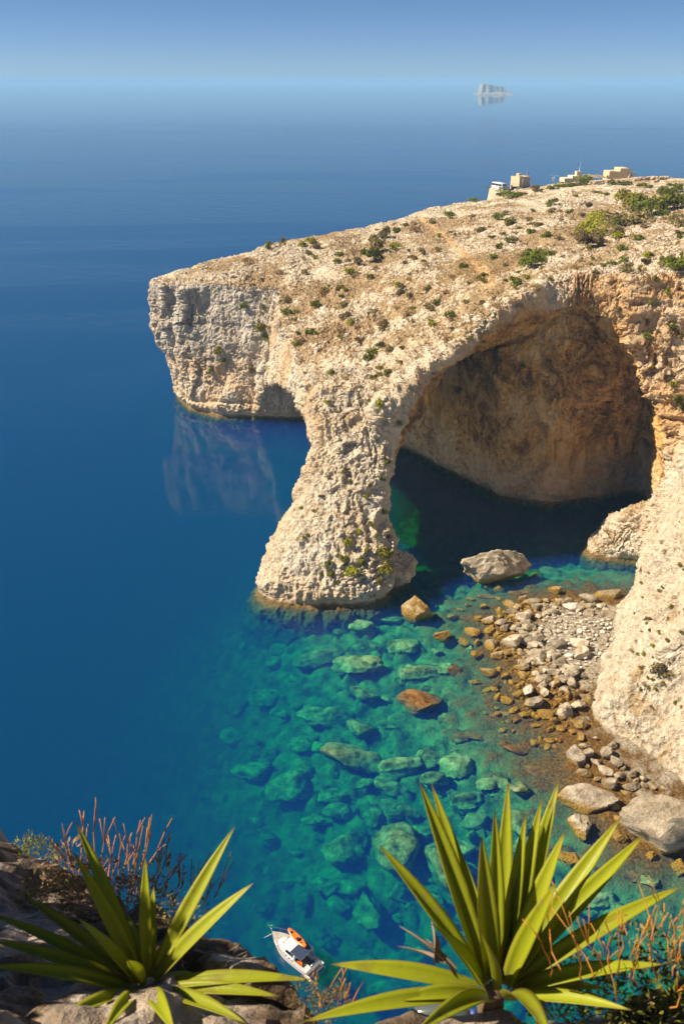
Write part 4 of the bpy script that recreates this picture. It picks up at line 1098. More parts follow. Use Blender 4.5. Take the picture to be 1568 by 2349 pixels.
# ------------------------------------------------------------------ the far end of the headland: tower, houses, road wall
def box_bm(bm, x0, x1, y0, y1, z0, z1, taper=0.0):
    """an axis aligned block, top drawn in by taper"""
    t = taper
    vs = [bm.verts.new(c) for c in ((x0, y0, z0), (x1, y0, z0), (x1, y1, z0), (x0, y1, z0), (x0 + t, y0 + t, z1), (x1 - t, y0 + t, z1), (x1 - t, y1 - t, z1), (x0 + t, y1 - t, z1))]
    for f_ in ((3, 2, 1, 0), (4, 5, 6, 7), (0, 1, 5, 4), (1, 2, 6, 5), (2, 3, 7, 6), (3, 0, 4, 7)):
        bm.faces.new([vs[k] for k in f_])
    return vs
def box(name, parent, mat, x0, x1, y0, y1, z0, z1, taper=0.0, bevel=0.0):
    bm = bmesh.new()
    box_bm(bm, x0, x1, y0, y1, z0, z1, taper)
    if bevel: bmesh.ops.bevel(bm, geom=bm.edges[:], offset=bevel, segments=2, affect='EDGES')
    return link(name, bm_mesh(name, bm), parent, mat)
def tube_bm(bm, pts, rad, seg=6):
    pts = [Vector(p) for p in pts]
    rads = rad if isinstance(rad, (list, tuple)) else [rad] * len(pts)
    rings = []
    for k, p in enumerate(pts):
        t = (pts[min(k + 1, len(pts) - 1)] - pts[max(k - 1, 0)]).normalized()
        a = t.cross(Vector((0.31, 0.87, 0.4))).normalized(); b = t.cross(a)
        rings.append([bm.verts.new(p + (a * math.cos(6.2832 * j / seg) + b * math.sin(6.2832 * j / seg)) * rads[k]) for j in range(seg)])
    for r0, r1 in zip(rings[:-1], rings[1:]):
        for j in range(seg): bm.faces.new((r0[j], r0[(j + 1) % seg], r1[(j + 1) % seg], r1[j]))
    bm.faces.new(rings[0][::-1]); bm.faces.new(rings[-1])
def tube(name, parent, mat, pts, rad, seg=6):
    bm = bmesh.new(); tube_bm(bm, pts, rad, seg)
    return link(name, bm_mesh(name, bm, True), parent, mat)
def disc(name, parent, mat, c, r, th, seg=20, axis='y'):
    bm = bmesh.new()
    a = Vector((0, th / 2, 0)) if axis == 'y' else Vector((0, 0, th / 2))
    tube_bm(bm, [Vector(c) - a, Vector(c) + a], r, seg)
    return link(name, bm_mesh(name, bm), parent, mat)
def ashlar(name, c1, c2, course=0.35):
    m, nt, bs, out = new_mat(name)
    L = nt.links.new
    tc = N(nt, "TexCoord").outputs["Object"]
    sx_ = N(nt, "SeparateXYZ"); L(tc, sx_.inputs[0])
    cb = N(nt, "CombineXYZ"); L(math_node(nt, 'ADD', sx_.outputs[0], sx_.outputs[1]), cb.inputs[0]); L(sx_.outputs[2], cb.inputs[1])
    br = N(nt, "TexBrick", Scale=1.0, Mortar_Size=0.02); br.inputs["Brick Width"].default_value = course * 2; br.inputs["Row Height"].default_value = course
    br.inputs["Color1"].default_value = (*c1, 1); br.inputs["Color2"].default_value = (*c2, 1); br.inputs["Mortar"].default_value = (*(x * 0.6 for x in c1), 1)
    L(cb.outputs[0], br.inputs["Vector"])
    n = noise_node(nt, 0.8, 6, 0.65, tc)
    c = mix(nt, 0.6, br.outputs["Color"], ramp(nt, n, [(0.3, 0.7), (0.65, 1.0)]), 'MULTIPLY')
    L(c, bs.inputs["Base Color"]); bs.inputs["Roughness"].default_value = 0.95
    return m
M_TOWER = ashlar("tower_stone", (0.74, 0.60, 0.41), (0.68, 0.53, 0.34))
M_WALLST = ashlar("road_wall_stone", (0.62, 0.51, 0.36), (0.52, 0.42, 0.29), 0.3)
M_RENDER = plain("cream_render", (0.66, 0.55, 0.38), 0.9, 0.14, 0.7)
M_RENDER2 = plain("ochre_render", (0.62, 0.46, 0.26), 0.9, 0.14, 0.7)
M_DARK = plain("dark_opening", (0.03, 0.028, 0.026), 0.6)
M_DOORG = plain("dark_green_paint", (0.025, 0.06, 0.03), 0.5)
M_WHITEP = plain("white_paint", (0.75, 0.75, 0.73), 0.4, 0.05)
M_METAL = plain("galvanised_steel", (0.42, 0.42, 0.42), 0.45, 0.1, 3, 0.6)
M_RED = plain("red_paint", (0.5, 0.03, 0.03), 0.5)
M_BLUEP = plain("blue_paint", (0.04, 0.08, 0.35), 0.5)
M_GLASSD = plain("tinted_glass", (0.02, 0.024, 0.03), 0.08, 0.05)
M_ASPH = plain("asphalt", (0.055, 0.052, 0.05), 0.9, 0.15, 2)
M_AWN = plain("pale_canvas", (0.58, 0.48, 0.26), 0.85, 0.12, 1.5)
M_RUBBER = plain("black_rubber", (0.02, 0.02, 0.02), 0.8)
M_GREYW = plain("grey_panel", (0.09, 0.085, 0.08), 0.8)
M_POOL = plain("purple_cloth", (0.20, 0.05, 0.30), 0.8)

def base_at(u, v, t):
    r = ray(u, v); return Vector((r[0] * t, r[1] * t, CAM_Z + r[2] * t))
PXM = 440 / F_PX      # metres for one pixel of the 1568 view at the tower
# watch tower, corner towards us: the left face takes the sun
tp = base_at(1188.5, 440.5, 440)
tower = empty("watch_tower", tp, math.radians(33))
tag(tower, "square stone watchtower with small rooftop turret standing on the far end of the headland", "tower")
W, H_ = 6.4, 6.3
W2 = 7.2
body = box("wall", tower, M_TOWER, 0, W2, 0, W, -3.0, H_, 0.18)
box("string_course", tower, M_RENDER, 0.02, W2 - 0.02, 0.02, W - 0.02, 3.75, 3.92)
for nm, a in (("parapet", (0.18, W2 - 0.18, 0.16, 0.55)), ("parapet", (0.18, 0.56, 0.55, W - 0.18)), ("parapet", (W2 - 0.56, W2 - 0.18, 0.55, W - 0.18)), ("parapet", (0.56, W2 - 0.56, W - 0.56, W - 0.18))):
    box(nm, tower, M_TOWER, *a, H_, H_ + 0.55)
box("parapet_merlon", tower, M_TOWER, 0.12, 2.4, 0.5, 2.6, H_ + 0.01, H_ + 0.95, 0.05)
tr_ = box("turret", tower, M_TOWER, 2.6, 4.4, 3.6, 5.4, H_, H_ + 1.7, 0.05)
box("turret_window", tr_, M_DARK, 3.3, 3.7, 3.56, 3.62, H_ + 0.8, H_ + 1.25)
dr = box("door", tower, M_DOORG, 3.0, 3.75, -0.05, 0.3, 0.2, 2.5)
box("door_frame", dr, M_TOWER, 2.85, 3.9, 0.0, 0.12, 2.5, 2.7)
# flag on the tower
flag = empty("flag", tp + Matrix.Rotation(math.radians(33), 3, 'Z') @ Vector((5.6, 0.7, H_ + 0.5)))
tag(flag, "small red and white flag on a pole at the corner of the tower roof", "flag")
tube("pole", flag, M_WHITEP, [(0, 0, 0), (0, 0, 2.6)], 0.05)
box("cloth", flag, M_RED, 0.05, 0.4, -0.02, 0.02, 0.7, 2.3)
box("cloth", flag, M_WHITEP, -0.28, -0.05, -0.02, 0.02, 0.9, 2.2)
# curved battered wall that carries the road end
arc = []
cw = base_at(1150, 440, 431)
zc_ = cw.z
for k in range(15):
    s_ = k / 14
    u = 1122 + 100 * s_
    back = 9 * (1 - s_) ** 3
    t = 430 + back - 6 * math.sin(s_ * 1.9)
    p = base_at(u, 436, t); arc.append((p.x, p.y))
bm = bmesh.new(); prev = None
for k, (x, y) in enumerate(arc):
    nx, ny = x - 92, y - 462; l_ = math.hypot(nx, ny); nx /= l_; ny /= l_
    sec = [(x + nx * 1.1, y + ny * 1.1, zc_ - 6.0), (x, y, zc_ + 0.9), (x - nx * 0.4, y - ny * 0.4, zc_ + 0.9), (x - nx * 0.4, y - ny * 0.4, zc_ - 0.1), (x - nx * 6, y - ny * 6, zc_ - 0.1), (x - nx * 6, y - ny * 6, zc_ - 6)]
    row = [bm.verts.new(c) for c in sec]
    if prev:
        for j in range(5): bm.faces.new((prev[j], row[j], row[j + 1], prev[j + 1]))
    else: bm.faces.new(row)
    prev = row
bm.faces.new(prev[::-1])
rw = link("road_wall", bm_mesh("road_wall", bm), None, M_WALLST)
tag(rw, "curved battered stone wall holding up the road end before the watchtower", "wall")
# flat road behind that wall
cx_, cy_ = cw.x + 10, cw.y + 16
bm = bmesh.new()
fv = [bm.verts.new((x, y + 1.0, zc_ - 0.085)) for x, y in arc[1:]] + [bm.verts.new((120, 470, zc_ + 0.4)), bm.verts.new((70, 478, zc_ - 0.085))]
bm.faces.new(fv)
tag(link("road", bm_mesh("road", bm), None, M_ASPH), kind="structure")
def wheel(parent, x, y, z, r=0.33, w=0.22):
    bm = bmesh.new(); tube_bm(bm, [(x - w / 2, y, z), (x + w / 2, y, z)], r, 14)
    o = link("wheel", bm_mesh("wheel", bm), parent, M_RUBBER)
    bm = bmesh.new(); tube_bm(bm, [(x - w / 2 - 0.01, y, z), (x + w / 2 + 0.01, y, z)], r * 0.55, 10)
    link("rim", bm_mesh("rim", bm), o, M_METAL)
# white coach seen from the back corner
bp = base_at(1155, 440, 437); bp.z = zc_ - 0.08
bus = empty("coach", bp, math.radians(24))
tag(bus, "white coach parked behind the road wall beside the watchtower", "bus")
bm = bmesh.new(); box_bm(bm, -1.25, 1.25, 0, 9.5, 0.35, 3.15, 0.07); bmesh.ops.bevel(bm, geom=bm.edges[:], offset=0.12, segments=2, affect='EDGES')
bb = link("body", bm_mesh("body", bm), bus, M_WHITEP)
box("rear_window", bus, M_GLASSD, -0.95, 0.95, -0.02, 0.1, 2.05, 2.8)
box("emblem", bus, M_BLUEP, -0.25, 0.25, -0.022, 0.05, 1.2, 1.65)
box("emblem_wing", bus, M_GREYW, -0.55, 0.55, -0.018, 0.05, 1.02, 1.14)
for sx_ in (-0.95, 0.95): box("tail_light", bus, M_RED, sx_ - 0.1, sx_ + 0.1, -0.02, 0.05, 0.85, 1.15)
box("bumper", bus, M_GREYW, -1.15, 1.15, -0.05, 0.2, 0.4, 0.62)
for sx_ in (-1.262, 1.262):
    for j in range(3): box("side_window", bus, M_GLASSD, min(sx_, sx_ * 0.9), max(sx_, sx_ * 0.9), 0.5 + j * 3.0, 3.3 + j * 3.0, 1.85, 2.8)
    box("green_stripe", bus, M_DOORG, min(sx_, sx_ * 0.95), max(sx_, sx_ * 0.95), 0.3, 2.6, 0.75, 1.6)
box("roof_unit", bus, M_WHITEP, -0.8, 0.8, 2, 6, 3.1, 3.35, 0.05)
for sx_ in (-1.12, 1.12):
    for y_ in (2.0, 7.4): wheel(bus, sx_, y_, 0.4, 0.48, 0.25)
def car(u, t, rz, mat, label):
    p = base_at(u, 440, t); p.z = zc_ - 0.08
    c = empty("parked_car", p, rz)
    bm = bmesh.new()
    prof = [(-2.0, 0.3), (-2.0, 0.75), (-1.75, 0.92), (-1.15, 1.0), (-0.55, 1.45), (1.3, 1.45), (1.8, 1.0), (2.0, 0.9), (2.0, 0.3)]
    sides = []
    for y_, k in ((-0.82, 0.0), (0.82, 0.0)):
        sides.append([bm.verts.new((x, y_ * (0.86 if z > 1.2 else 1.0), z)) for x, z in prof])
    n_ = len(prof)
    for j in range(n_): bm.faces.new((sides[0][j], sides[0][(j + 1) % n_], sides[1][(j + 1) % n_], sides[1][j]))
    bm.faces.new(sides[0][::-1]); bm.faces.new(sides[1])
    link("body", bm_mesh("body", bm), c, mat)
    for y_ in (-0.80, 0.80):
        s_ = 1 if y_ > 0 else -1
        bm = bmesh.new()
        q_ = [bm.verts.new(v_) for v_ in ((-0.95, s_ * 0.826, 1.03), (1.55, s_ * 0.826, 1.03), (1.15, s_ * 0.745, 1.40), (-0.5, s_ * 0.745, 1.40))]
        bm.faces.new(q_)
        ext = bmesh.ops.extrude_face_region(bm, geom=bm.faces[:]); bmesh.ops.translate(bm, vec=(0, s_ * 0.012, 0), verts=[g_ for g_ in ext['geom'] if isinstance(g_, bmesh.types.BMVert)])
        link("side_window", bm_mesh("side_window", bm), c, M_GLASSD)
        for x_ in (-1.25, 1.25):
            bm = bmesh.new(); tube_bm(bm, [(x_, y_ - 0.1, 0.32), (x_, y_ + 0.1, 0.32)], 0.32, 14); link("wheel", bm_mesh("wheel", bm), c, M_RUBBER)
    bm = bmesh.new(); q_ = [bm.verts.new(v_) for v_ in ((-1.14, -0.74, 1.02), (-1.14, 0.74, 1.02), (-0.58, 0.66, 1.44), (-0.58, -0.66, 1.44))]; bm.faces.new(q_)
    bmesh.ops.translate(bm, vec=(-0.012, 0, 0.012), verts=bm.verts[:]); bmesh.ops.solidify(bm, geom=bm.faces[:], thickness=0.008)
    link("windscreen", bm_mesh("windscreen", bm), c, M_GLASSD)
    return tag(c, label, "car")
car(1188, 434.5, math.radians(6), M_WHITEP, "white hatchback parked behind the road wall in front of the watchtower")
car(1213, 436, math.radians(10), M_WHITEP, "white car parked at the right end of the road wall near the watchtower")
pp = base_at(1196, 440, 438.5); pp.z = zc_ - 0.08
o = box("hoarding", None, M_GREYW, -5.5, 5.5, -0.08, 0.08, 0, 1.7); o.location = pp; o.rotation_euler = (0, 0, 0.04)
tag(o, "long dark grey hoarding between the parked cars and the watchtower", "hoarding")
# a lamp standing against the tower
def street_lamp(u, v, t, h, arms, label):
    p = base_at(u, v, t)
    l_ = empty("street_lamp", p)
    tube("post", l_, M_METAL, [(0, 0, -1.5), (0, 0, h)], [0.11, 0.07])
    for a in arms:
        tube("arm", l_, M_METAL, [(0, 0, h), (a * 0.8, 0, h + 0.12)], 0.05)
        bm = bmesh.new(); box_bm(bm, a * 0.8 - 0.1, a * 0.8 + 0.5 * abs(a) + 0.1, -0.15, 0.15, h + 0.06, h + 0.22, 0.03)
        link("lamp_head", bm_mesh("lamp_head", bm), l_, M_WHITEP)
    return tag(l_, label, "street lamp")
street_lamp(1196, 441, 436, 6.8, (-1,), "thin street lamp standing right in front of the watchtower")
street_lamp(1263.5, 430, 446, 5.6, (-1,), "street lamp with its arm pointing left between the tower and the long low house")
street_lamp(1267.5, 430, 444, 5.2, (1, 1.6), "street lamp with its arm pointing right between the tower and the long low house")
def pole(u, v, t, h, label, cat="pole", r_=0.07, mat=None, name="utility_pole", cross=True):
    p = base_at(u, v, t)
    l_ = empty(name, p)
    tube("post", l_, mat or M_STEM, [(0, 0, -1.5), (0.05, 0, h)], [r_ * 1.3, r_])
    if cross: box("crossarm", l_, mat or M_STEM, -0.5, 0.6, -0.05, 0.05, h - 0.4, h - 0.28)
    return tag(l_, label, cat)
pole(1277, 430, 442, 2.6, "short grey post beside the two street lamps", "post", 0.06, M_METAL, "post", False)
pole(1452, 414, 436, 3.2, "wooden utility pole just right of the large ochre house", "pole")
pole(1527, 412, 430, 2.4, "wooden utility pole on the skyline far from any house", "pole")
bm = bmesh.new()
a_, b_ = base_at(1452.5, 400, 436), base_at(1527, 402.5, 430)
tube_bm(bm, [a_.lerp(b_, s_ / 10) - Vector((0, 0, 1.2 * math.sin(math.pi * s_ / 10))) for s_ in range(11)], 0.04, 5)
tag(link("overhead_wire", bm_mesh("overhead_wire", bm), None, M_DARK), "thin wire sagging between the two wooden utility poles", "wire")
def road_sign(u, v, t, h, kind, label):
    p = base_at(u, v, t)
    s_ = empty("road_sign", p)
    tube("post", s_, M_METAL, [(0, 0, -1.0), (0, 0, h)], 0.04)
    if kind == 'round':
        d_ = disc("sign_face", s_, M_RED, (0, -0.06, h), 0.42, 0.03); disc("sign_centre", d_, M_BLUEP, (0, -0.085, h), 0.3, 0.02)
    else:
        d_ = box("sign_face", s_, M_WHITEP, -0.4, 0.4, -0.08, -0.04, h - 0.7, h + 0.6); box("sign_mark", d_, M_RED, -0.12, 0.12, -0.09, -0.079, h - 0.15, h + 0.35)
    return tag(s_, label, "road sign")
road_sign(1127.5, 436, 436, 2.9, 'round', "round red and blue sign standing at the seaward end of the road wall")
road_sign(1171.5, 440, 436, 2.7, 'round', "round red and blue sign between the coach and the watchtower")
road_sign(1217.5, 440, 437, 2.7, 'square', "white rectangular sign right of the watchtower beside a dark bush")
# house one: long, low, with a stair box and an awning
hp = base_at(1312, 425, 448)
h1 = empty("house", hp, math.radians(8))
tag(h1, "long low cream house with rooftop box, mast and canvas awning on the skyline", "house")
box("wall", h1, M_RENDER, -4.3, -0.2, 0, 7, -4, 3.0)
box("wall", h1, M_RENDER, -0.2, 3.2, 0.4, 7, -4, 4.0)
box("rooftop_room", h1, M_RENDER, 2.4, 4.8, 2.2, 4.6, 3.6, 6.2)
box("rooftop_door", h1, M_TOWER, 3.8, 4.6, 2.15, 2.3, 3.9, 5.8)
box("wall", h1, M_RENDER2, 3.2, 9.5, 1.5, 7, -4, 3.5)
for a in ((-4.4, -0.2, -0.08, 7.05, 3.0, 3.22), (-0.25, 3.3, 0.32, 7.05, 4.0, 4.22)):
    box("roof_edge", h1, M_RENDER, *a)
w_ = box("window", h1, M_DARK, -2.6, -1.7, -0.04, 0.2, 0.1, 1.3); box("window_frame", w_, M_WHITEP, -2.7, -1.6, -0.02, 0.06, 1.3, 1.4)
box("door", h1, M_STEM, 1.0, 1.7, 0.34, 0.6, 0.6, 2.9)
aw = []
for j, (x0, x1, z0, z1) in enumerate(((6.0, 10.0, 3.9, 4.3), (9.6, 13.5, 4.1, 3.7), (13.0, 18.0, 4.2, 3.3))):
    bm = bmesh.new(); q_ = [bm.verts.new(c) for c in ((x0, -1.5, z0 - 0.5), (x1, -1.2, z1 - 0.5), (x1, 5, z1 + 0.4), (x0, 5, z0 + 0.4))]; bm.faces.new(q_)
    bmesh.ops.solidify(bm, geom=bm.faces[:], thickness=0.06); link("awning", bm_mesh("awning", bm), h1, M_AWN)
for x_ in (7.5, 11, 14.5, 17.8): tube("awning_post", h1, M_WHITEP, [(x_, -1.2, -1), (x_, -1.2, 3.2)], 0.06)
box("terrace_wall", h1, M_WHITEP, 9.8, 15.2, -2.2, -1.8, -2.5, 0.9)
box("terrace_cloth", h1, M_POOL, 11, 14, -2.24, -1.7, 0.9, 1.5)
box("gate_pillar", h1, M_RENDER2, 17.2, 18.4, -1.6, -0.6, -2, 1.6)
mast = empty("radio_mast", base_at(1325.3, 404, 450))
tag(mast, "slender white radio mast rising from the roof of the long low house", "mast")
tube("lower_pole", mast, M_WHITEP, [(0, 0, -1.0), (0.3, 0, 4.0)], [0.13, 0.1])
tube("upper_pole", mast, M_WHITEP, [(0.3, 0, 4.0), (0.6, 0, 7.2)], [0.06, 0.03])
disc("dish", mast, M_WHITEP, (-0.2, -0.2, 0.2), 0.42, 0.08)
# house two
hp2 = base_at(1392, 413, 452)
h2 = empty("house", hp2, math.radians(6))
tag(h2, "two-storey ochre house with stepped flat roof on the skyline", "house")
box("wall", h2, M_RENDER2, 0.6, 6.0, 0, 8, -4, 3.8)
box("wall", h2, M_RENDER2, 6.0, 10.2, -0.1, 8, -4, 5.2)
bm = bmesh.new()
pr = [(10.2, 5.2), (10.6, 5.2), (12.6, 3.6), (13.1, 3.6), (13.1, -4), (10.2, -4)]
A_ = [bm.verts.new((x, 0.2, z)) for x, z in pr]; B_ = [bm.verts.new((x, 8, z)) for x, z in pr]
for j in range(6): bm.faces.new((A_[j], A_[(j + 1) % 6], B_[(j + 1) % 6], B_[j]))
bm.faces.new(A_[::-1]); bm.faces.new(B_)
link("stair_wall", bm_mesh("stair_wall", bm), h2, M_RENDER)
box("lower_annex", h2, M_TOWER, 10.0, 13.0, -1.6, 0.2, -4, 1.9)
box("balcony", h2, M_RENDER, -0.6, 0.6, 0.3, 3, 1.5, 2.2)
box("balcony", h2, M_RENDER, 13.1, 14.0, 0.6, 3, 1.6, 2.3)
box("roof_edge", h2, M_RENDER, 0.5, 5.95, -0.08, 8.1, 3.8, 4.02)
box("roof_edge", h2, M_RENDER, 5.95, 10.3, -0.18, 8.1, 5.2, 5.42)
box("string_course", h2, M_TOWER, 1.6, 9.9, -0.18, -0.02, -0.5, -0.3)
for x_ in (1.4, 2.9): box("roof_planter", h2, M_GREYW, x_, x_ + 1.0, 0.4, 0.9, 4.02, 4.25)
bm = bmesh.new(); tube_bm(bm, [(10.9, -0.8, 1.9), (10.9, -0.8, 3.0)], 0.55, 14); link("water_tank", bm_mesh("water_tank", bm), h2, M_METAL)
w_ = box("window", h2, M_DARK, 1.2, 1.9, -0.06, 0.1, -1.4, -0.6); box("window_sill", w_, M_WHITEP, 1.1, 2.0, -0.12, 0.02, -1.5, -1.4)
box("service_door", h2, M_WHITEP, 8.3, 9.9, -0.2, 0.0, -2.0, -0.9)
sp_ = base_at(1450, 412, 446)
shd = empty("shed", sp_); tag(shd, "small open lean-to shed beside the ochre house on the skyline", "shed")
box("wall", shd, M_TOWER, 0, 4.2, 0, 3, -3, 0.7); box("roof", shd, M_METAL, -0.3, 4.6, -0.4, 3.2, 0.7, 0.85); box("opening", shd, M_DARK, 0.4, 1.6, -0.03, 0.3, -0.6, 0.55)
# dry-stone field walls
def stone_wall(pts, h, label, seed):
    """loose stones laid along a line of pixels"""
    rg = random.Random(seed)
    root = None; vs, fs, off = [], [], 0
    pos3 = []
    for (u0, v0), (u1, v1) in zip(pts[:-1], pts[1:]):
        for k in range(24):
            u, v = u0 + (u1 - u0) * k / 24, v0 + (v1 - v0) * k / 24
            p, n_ = hit(u, v)
            if p is not None: pos3.append(p.copy())
    if not pos3: return
    c0 = pos3[0]
    for p in pos3:
        for j in range(4):
            s_ = rg.uniform(0.35, 0.7); q_ = peb[rg.randrange(4)] * np.array((s_, s_ * 0.8, s_ * 0.7))
            kf = 0
            q_ = q_ + np.array((p.x - c0.x + rg.uniform(-0.5, 0.5), p.y - c0.y + rg.uniform(-0.5, 0.5), p.z - c0.z + h * j / 4))
            vs.append(q_); fs.append(pebf[0] + off); off += len(q_)
    o = link("field_wall", mesh_np("field_wall", np.vstack(vs), np.vstack(fs), False), None, M_WALLST)
    o.location = c0
    return tag(o, label, "wall")
stone_wall([(1255, 432), (1300, 428), (1345, 424), (1400, 420)], 1.5, "low dry-stone wall running below the long low house", 1)
stone_wall([(1455, 414), (1490, 412), (1530, 411)], 1.2, "low dry-stone wall running right from the ochre house along the skyline", 2)
# ------------------------------------------------------------------ motor boat, kayak, swimmer on the stern
bow_p = Vector(at(624.5, 2140, Z=0.9)); st_p = Vector(at(726, 2228, Z=0.5))
ax_ = (bow_p - st_p); LEN = math.hypot(ax_.x, ax_.y); ang = math.atan2(ax_.y, ax_.x)
BW = 1.18                                            # half beam
boat = empty("motor_boat", (st_p.x, st_p.y, 0), ang)
tag(boat, "white motor cruiser with dark blue canopy floating on the green water", "boat")
M_GEL = plain("white_gelcoat", (0.78, 0.77, 0.74), 0.25, 0.04, 2)
M_GEL2 = plain("cream_deck", (0.70, 0.68, 0.62), 0.6, 0.05, 3)
M_CANV = plain("navy_canvas", (0.018, 0.035, 0.085), 0.8, 0.15, 4)
M_TEAK = plain("brown_cockpit_floor", (0.17, 0.13, 0.085), 0.7, 0.2, 6)
M_SEAT = plain("blue_cushion", (0.05, 0.10, 0.20), 0.7)
M_RAIL = plain("polished_rail", (0.70, 0.70, 0.70), 0.2, 0.05, 3, 0.9)
M_ORANGE = plain("orange_plastic", (0.85, 0.17, 0.01), 0.4, 0.06, 3)
M_BLACK = plain("black_plastic", (0.02, 0.02, 0.022), 0.5)
def hw(s):   # half width of the deck along the length 0..1 (stern..bow)
    return BW * (0.90 + 0.10 * math.sin(min(s / 0.45, 1) * math.pi / 2)) * (1.0 if s < 0.5 else max(0.0, 1 - ((s - 0.5) / 0.5) ** 2.4))
def sheer(s): return 0.72 + 0.42 * s ** 1.8
NS = 25
bm = bmesh.new(); prev = None
for k in range(NS):
    s = k / (NS - 1); w = max(hw(s), 0.012); z = sheer(s); x = s * LEN
    kz = -0.42 + 0.5 * max(0, (s - 0.7) / 0.3) ** 2
    sec = [(x, -w, z), (x - 0.10 * s, -w * 0.96, z - 0.10), (x - 0.35 * s, -w * 0.82, 0.05), (x - 0.5 * s, 0, kz), (x - 0.35 * s, w * 0.82, 0.05), (x - 0.10 * s, w * 0.96, z - 0.10), (x, w, z)]
    row = [bm.verts.new(c) for c in sec]
    if prev:
        for j in range(6): bm.faces.new((prev[j], row[j], row[j + 1], prev[j + 1]))
    else: bm.faces.new(row)
    prev = row
bmesh.ops.remove_doubles(bm, verts=bm.verts[:], dist=0.004)
hull = link("hull", bm_mesh("hull", bm, False), boat, M_GEL)
def deck_strip(name, mat, f_out, f_in, zo, s0, s1, n=18, parent=None):
    """port and starboard strips of deck between two half widths"""
    bm = bmesh.new()
    for sg in (-1, 1):
        pr = None
        for k in range(n + 1):
            s = s0 + (s1 - s0) * k / n
            a, b = f_out(s), f_in(s)
            r = [bm.verts.new((s * LEN, sg * a, sheer(s) + zo)), bm.verts.new((s * LEN, sg * b, sheer(s) + zo))]
            if pr: bm.faces.new((pr[0], r[0], r[1], pr[1]))
            pr = r
    bmesh.ops.solidify(bm, geom=bm.faces[:], thickness=0.03)
    return link(name, bm_mesh(name, bm), parent or boat, mat)
CKW = BW * 0.66
deck_strip("side_deck", M_GEL, lambda s: hw(s), lambda s: min(CKW, hw(s) * 0.7), 0.012, 0.10, 0.58)
deck_strip("foredeck", M_GEL2, lambda s: max(hw(s), 0.01), lambda s: 0.0, 0.012, 0.58, 0.995)
box("cockpit_floor", boat, M_TEAK, 0.62, LEN * 0.42, -CKW + 0.01, CKW - 0.01, 0.18, 0.24)
for sg in (-1, 1): box("cockpit_side", boat, M_GEL, 0.55, LEN * 0.58, min(sg * CKW, sg * (CKW + 0.05)), max(sg * CKW, sg * (CKW + 0.05)), 0.2, 0.76)
box("transom", boat, M_GEL, 0.50, 0.66, -BW * 0.86, BW * 0.86, 0.05, 0.80)
bs_ = box("stern_bench", boat, M_GEL, 0.68, 1.15, -CKW * 0.9, CKW * 0.9, 0.24, 0.55)
box("cushion", bs_, M_SEAT, 0.72, 1.12, -CKW * 0.85, CKW * 0.1, 0.55, 0.62)
box("swim_platform", boat, M_TEAK, -0.12, 0.50, -BW * 0.78, BW * 0.78, 0.12, 0.2)
for sg in (-1, 1): box("platform_edge", boat, M_GEL, -0.16, 0.5, min(sg * BW * 0.78, sg * BW * 0.93), max(sg * BW * 0.78, sg * BW * 0.93), 0.10, 0.26, 0, 0.03)
# cabin trunk: low roof with raked windscreen and side windows
x0c, x1c = LEN * 0.38, LEN * 0.74
cab_w = BW * 0.70
bm = bmesh.new()
lo_ = [(x0c, cab_w), (LEN * 0.60, cab_w), (LEN * 0.70, cab_w * 0.82), (LEN * 0.80, cab_w * 0.42), (LEN * 0.83, 0)]
hi_ = [(x0c, cab_w * 0.84), (LEN * 0.57, cab_w * 0.82), (LEN * 0.63, cab_w * 0.66), (LEN * 0.66, cab_w * 0.3), (LEN * 0.665, 0)]
full_lo = [(x, -y) for x, y in lo_] + [(x, y) for x, y in lo_[::-1][1:]]
full_hi = [(x, -y) for x, y in hi_] + [(x, y) for x, y in hi_[::-1][1:]]
a = [bm.verts.new((x, y, sheer(x / LEN) + 0.0)) for x, y in full_lo]
b = [bm.verts.new((x, y, 1.62 - 0.03 * abs(y))) for x, y in full_hi]
n_ = len(a)
for k in range(n_): bm.faces.new((a[k], a[(k + 1) % n_], b[(k + 1) % n_], b[k]))
bm.faces.new(b)
cabin = link("cabin", bm_mesh("cabin", bm), boat, M_GEL)
for sg in (-1, 1):
    bm = bmesh.new()
    q_ = [(x0c + 0.15, cab_w * 0.975, 1.08), (LEN * 0.58, cab_w * 0.965, 1.12), (LEN * 0.55, cab_w * 0.875, 1.46), (x0c + 0.15, cab_w * 0.89, 1.46)]
    bm.faces.new([bm.verts.new((x, sg * (y + 0.02), z)) for x, y, z in q_]); bmesh.ops.solidify(bm, geom=bm.faces[:], thickness=0.012)
    link("side_window", bm_mesh("side_window", bm), cabin, M_GLASSD)
bm = bmesh.new()
q_ = [(LEN * 0.69, -cab_w * 0.6, 1.37), (LEN * 0.69, cab_w * 0.6, 1.37), (LEN * 0.655, cab_w * 0.52, 1.60), (LEN * 0.655, -cab_w * 0.52, 1.60)]
bm.faces.new([bm.verts.new(c) for c in q_]); bmesh.ops.translate(bm, vec=(0.05, 0, 0.05), verts=bm.verts[:]); bmesh.ops.solidify(bm, geom=bm.faces[:], thickness=0.012)
link("windscreen", bm_mesh("windscreen", bm), cabin, M_GLASSD)
ht = box("deck_hatch", boat, M_GEL, LEN * 0.775, LEN * 0.85, -0.22, 0.22, sheer(0.8) + 0.02, sheer(0.8) + 0.10, 0, 0.01)
for j in range(5): box("hatch_slot", ht, M_BLACK, LEN * 0.782, LEN * 0.843, -0.20 + j * 0.085, -0.155 + j * 0.085, sheer(0.8) + 0.101, sheer(0.8) + 0.108)
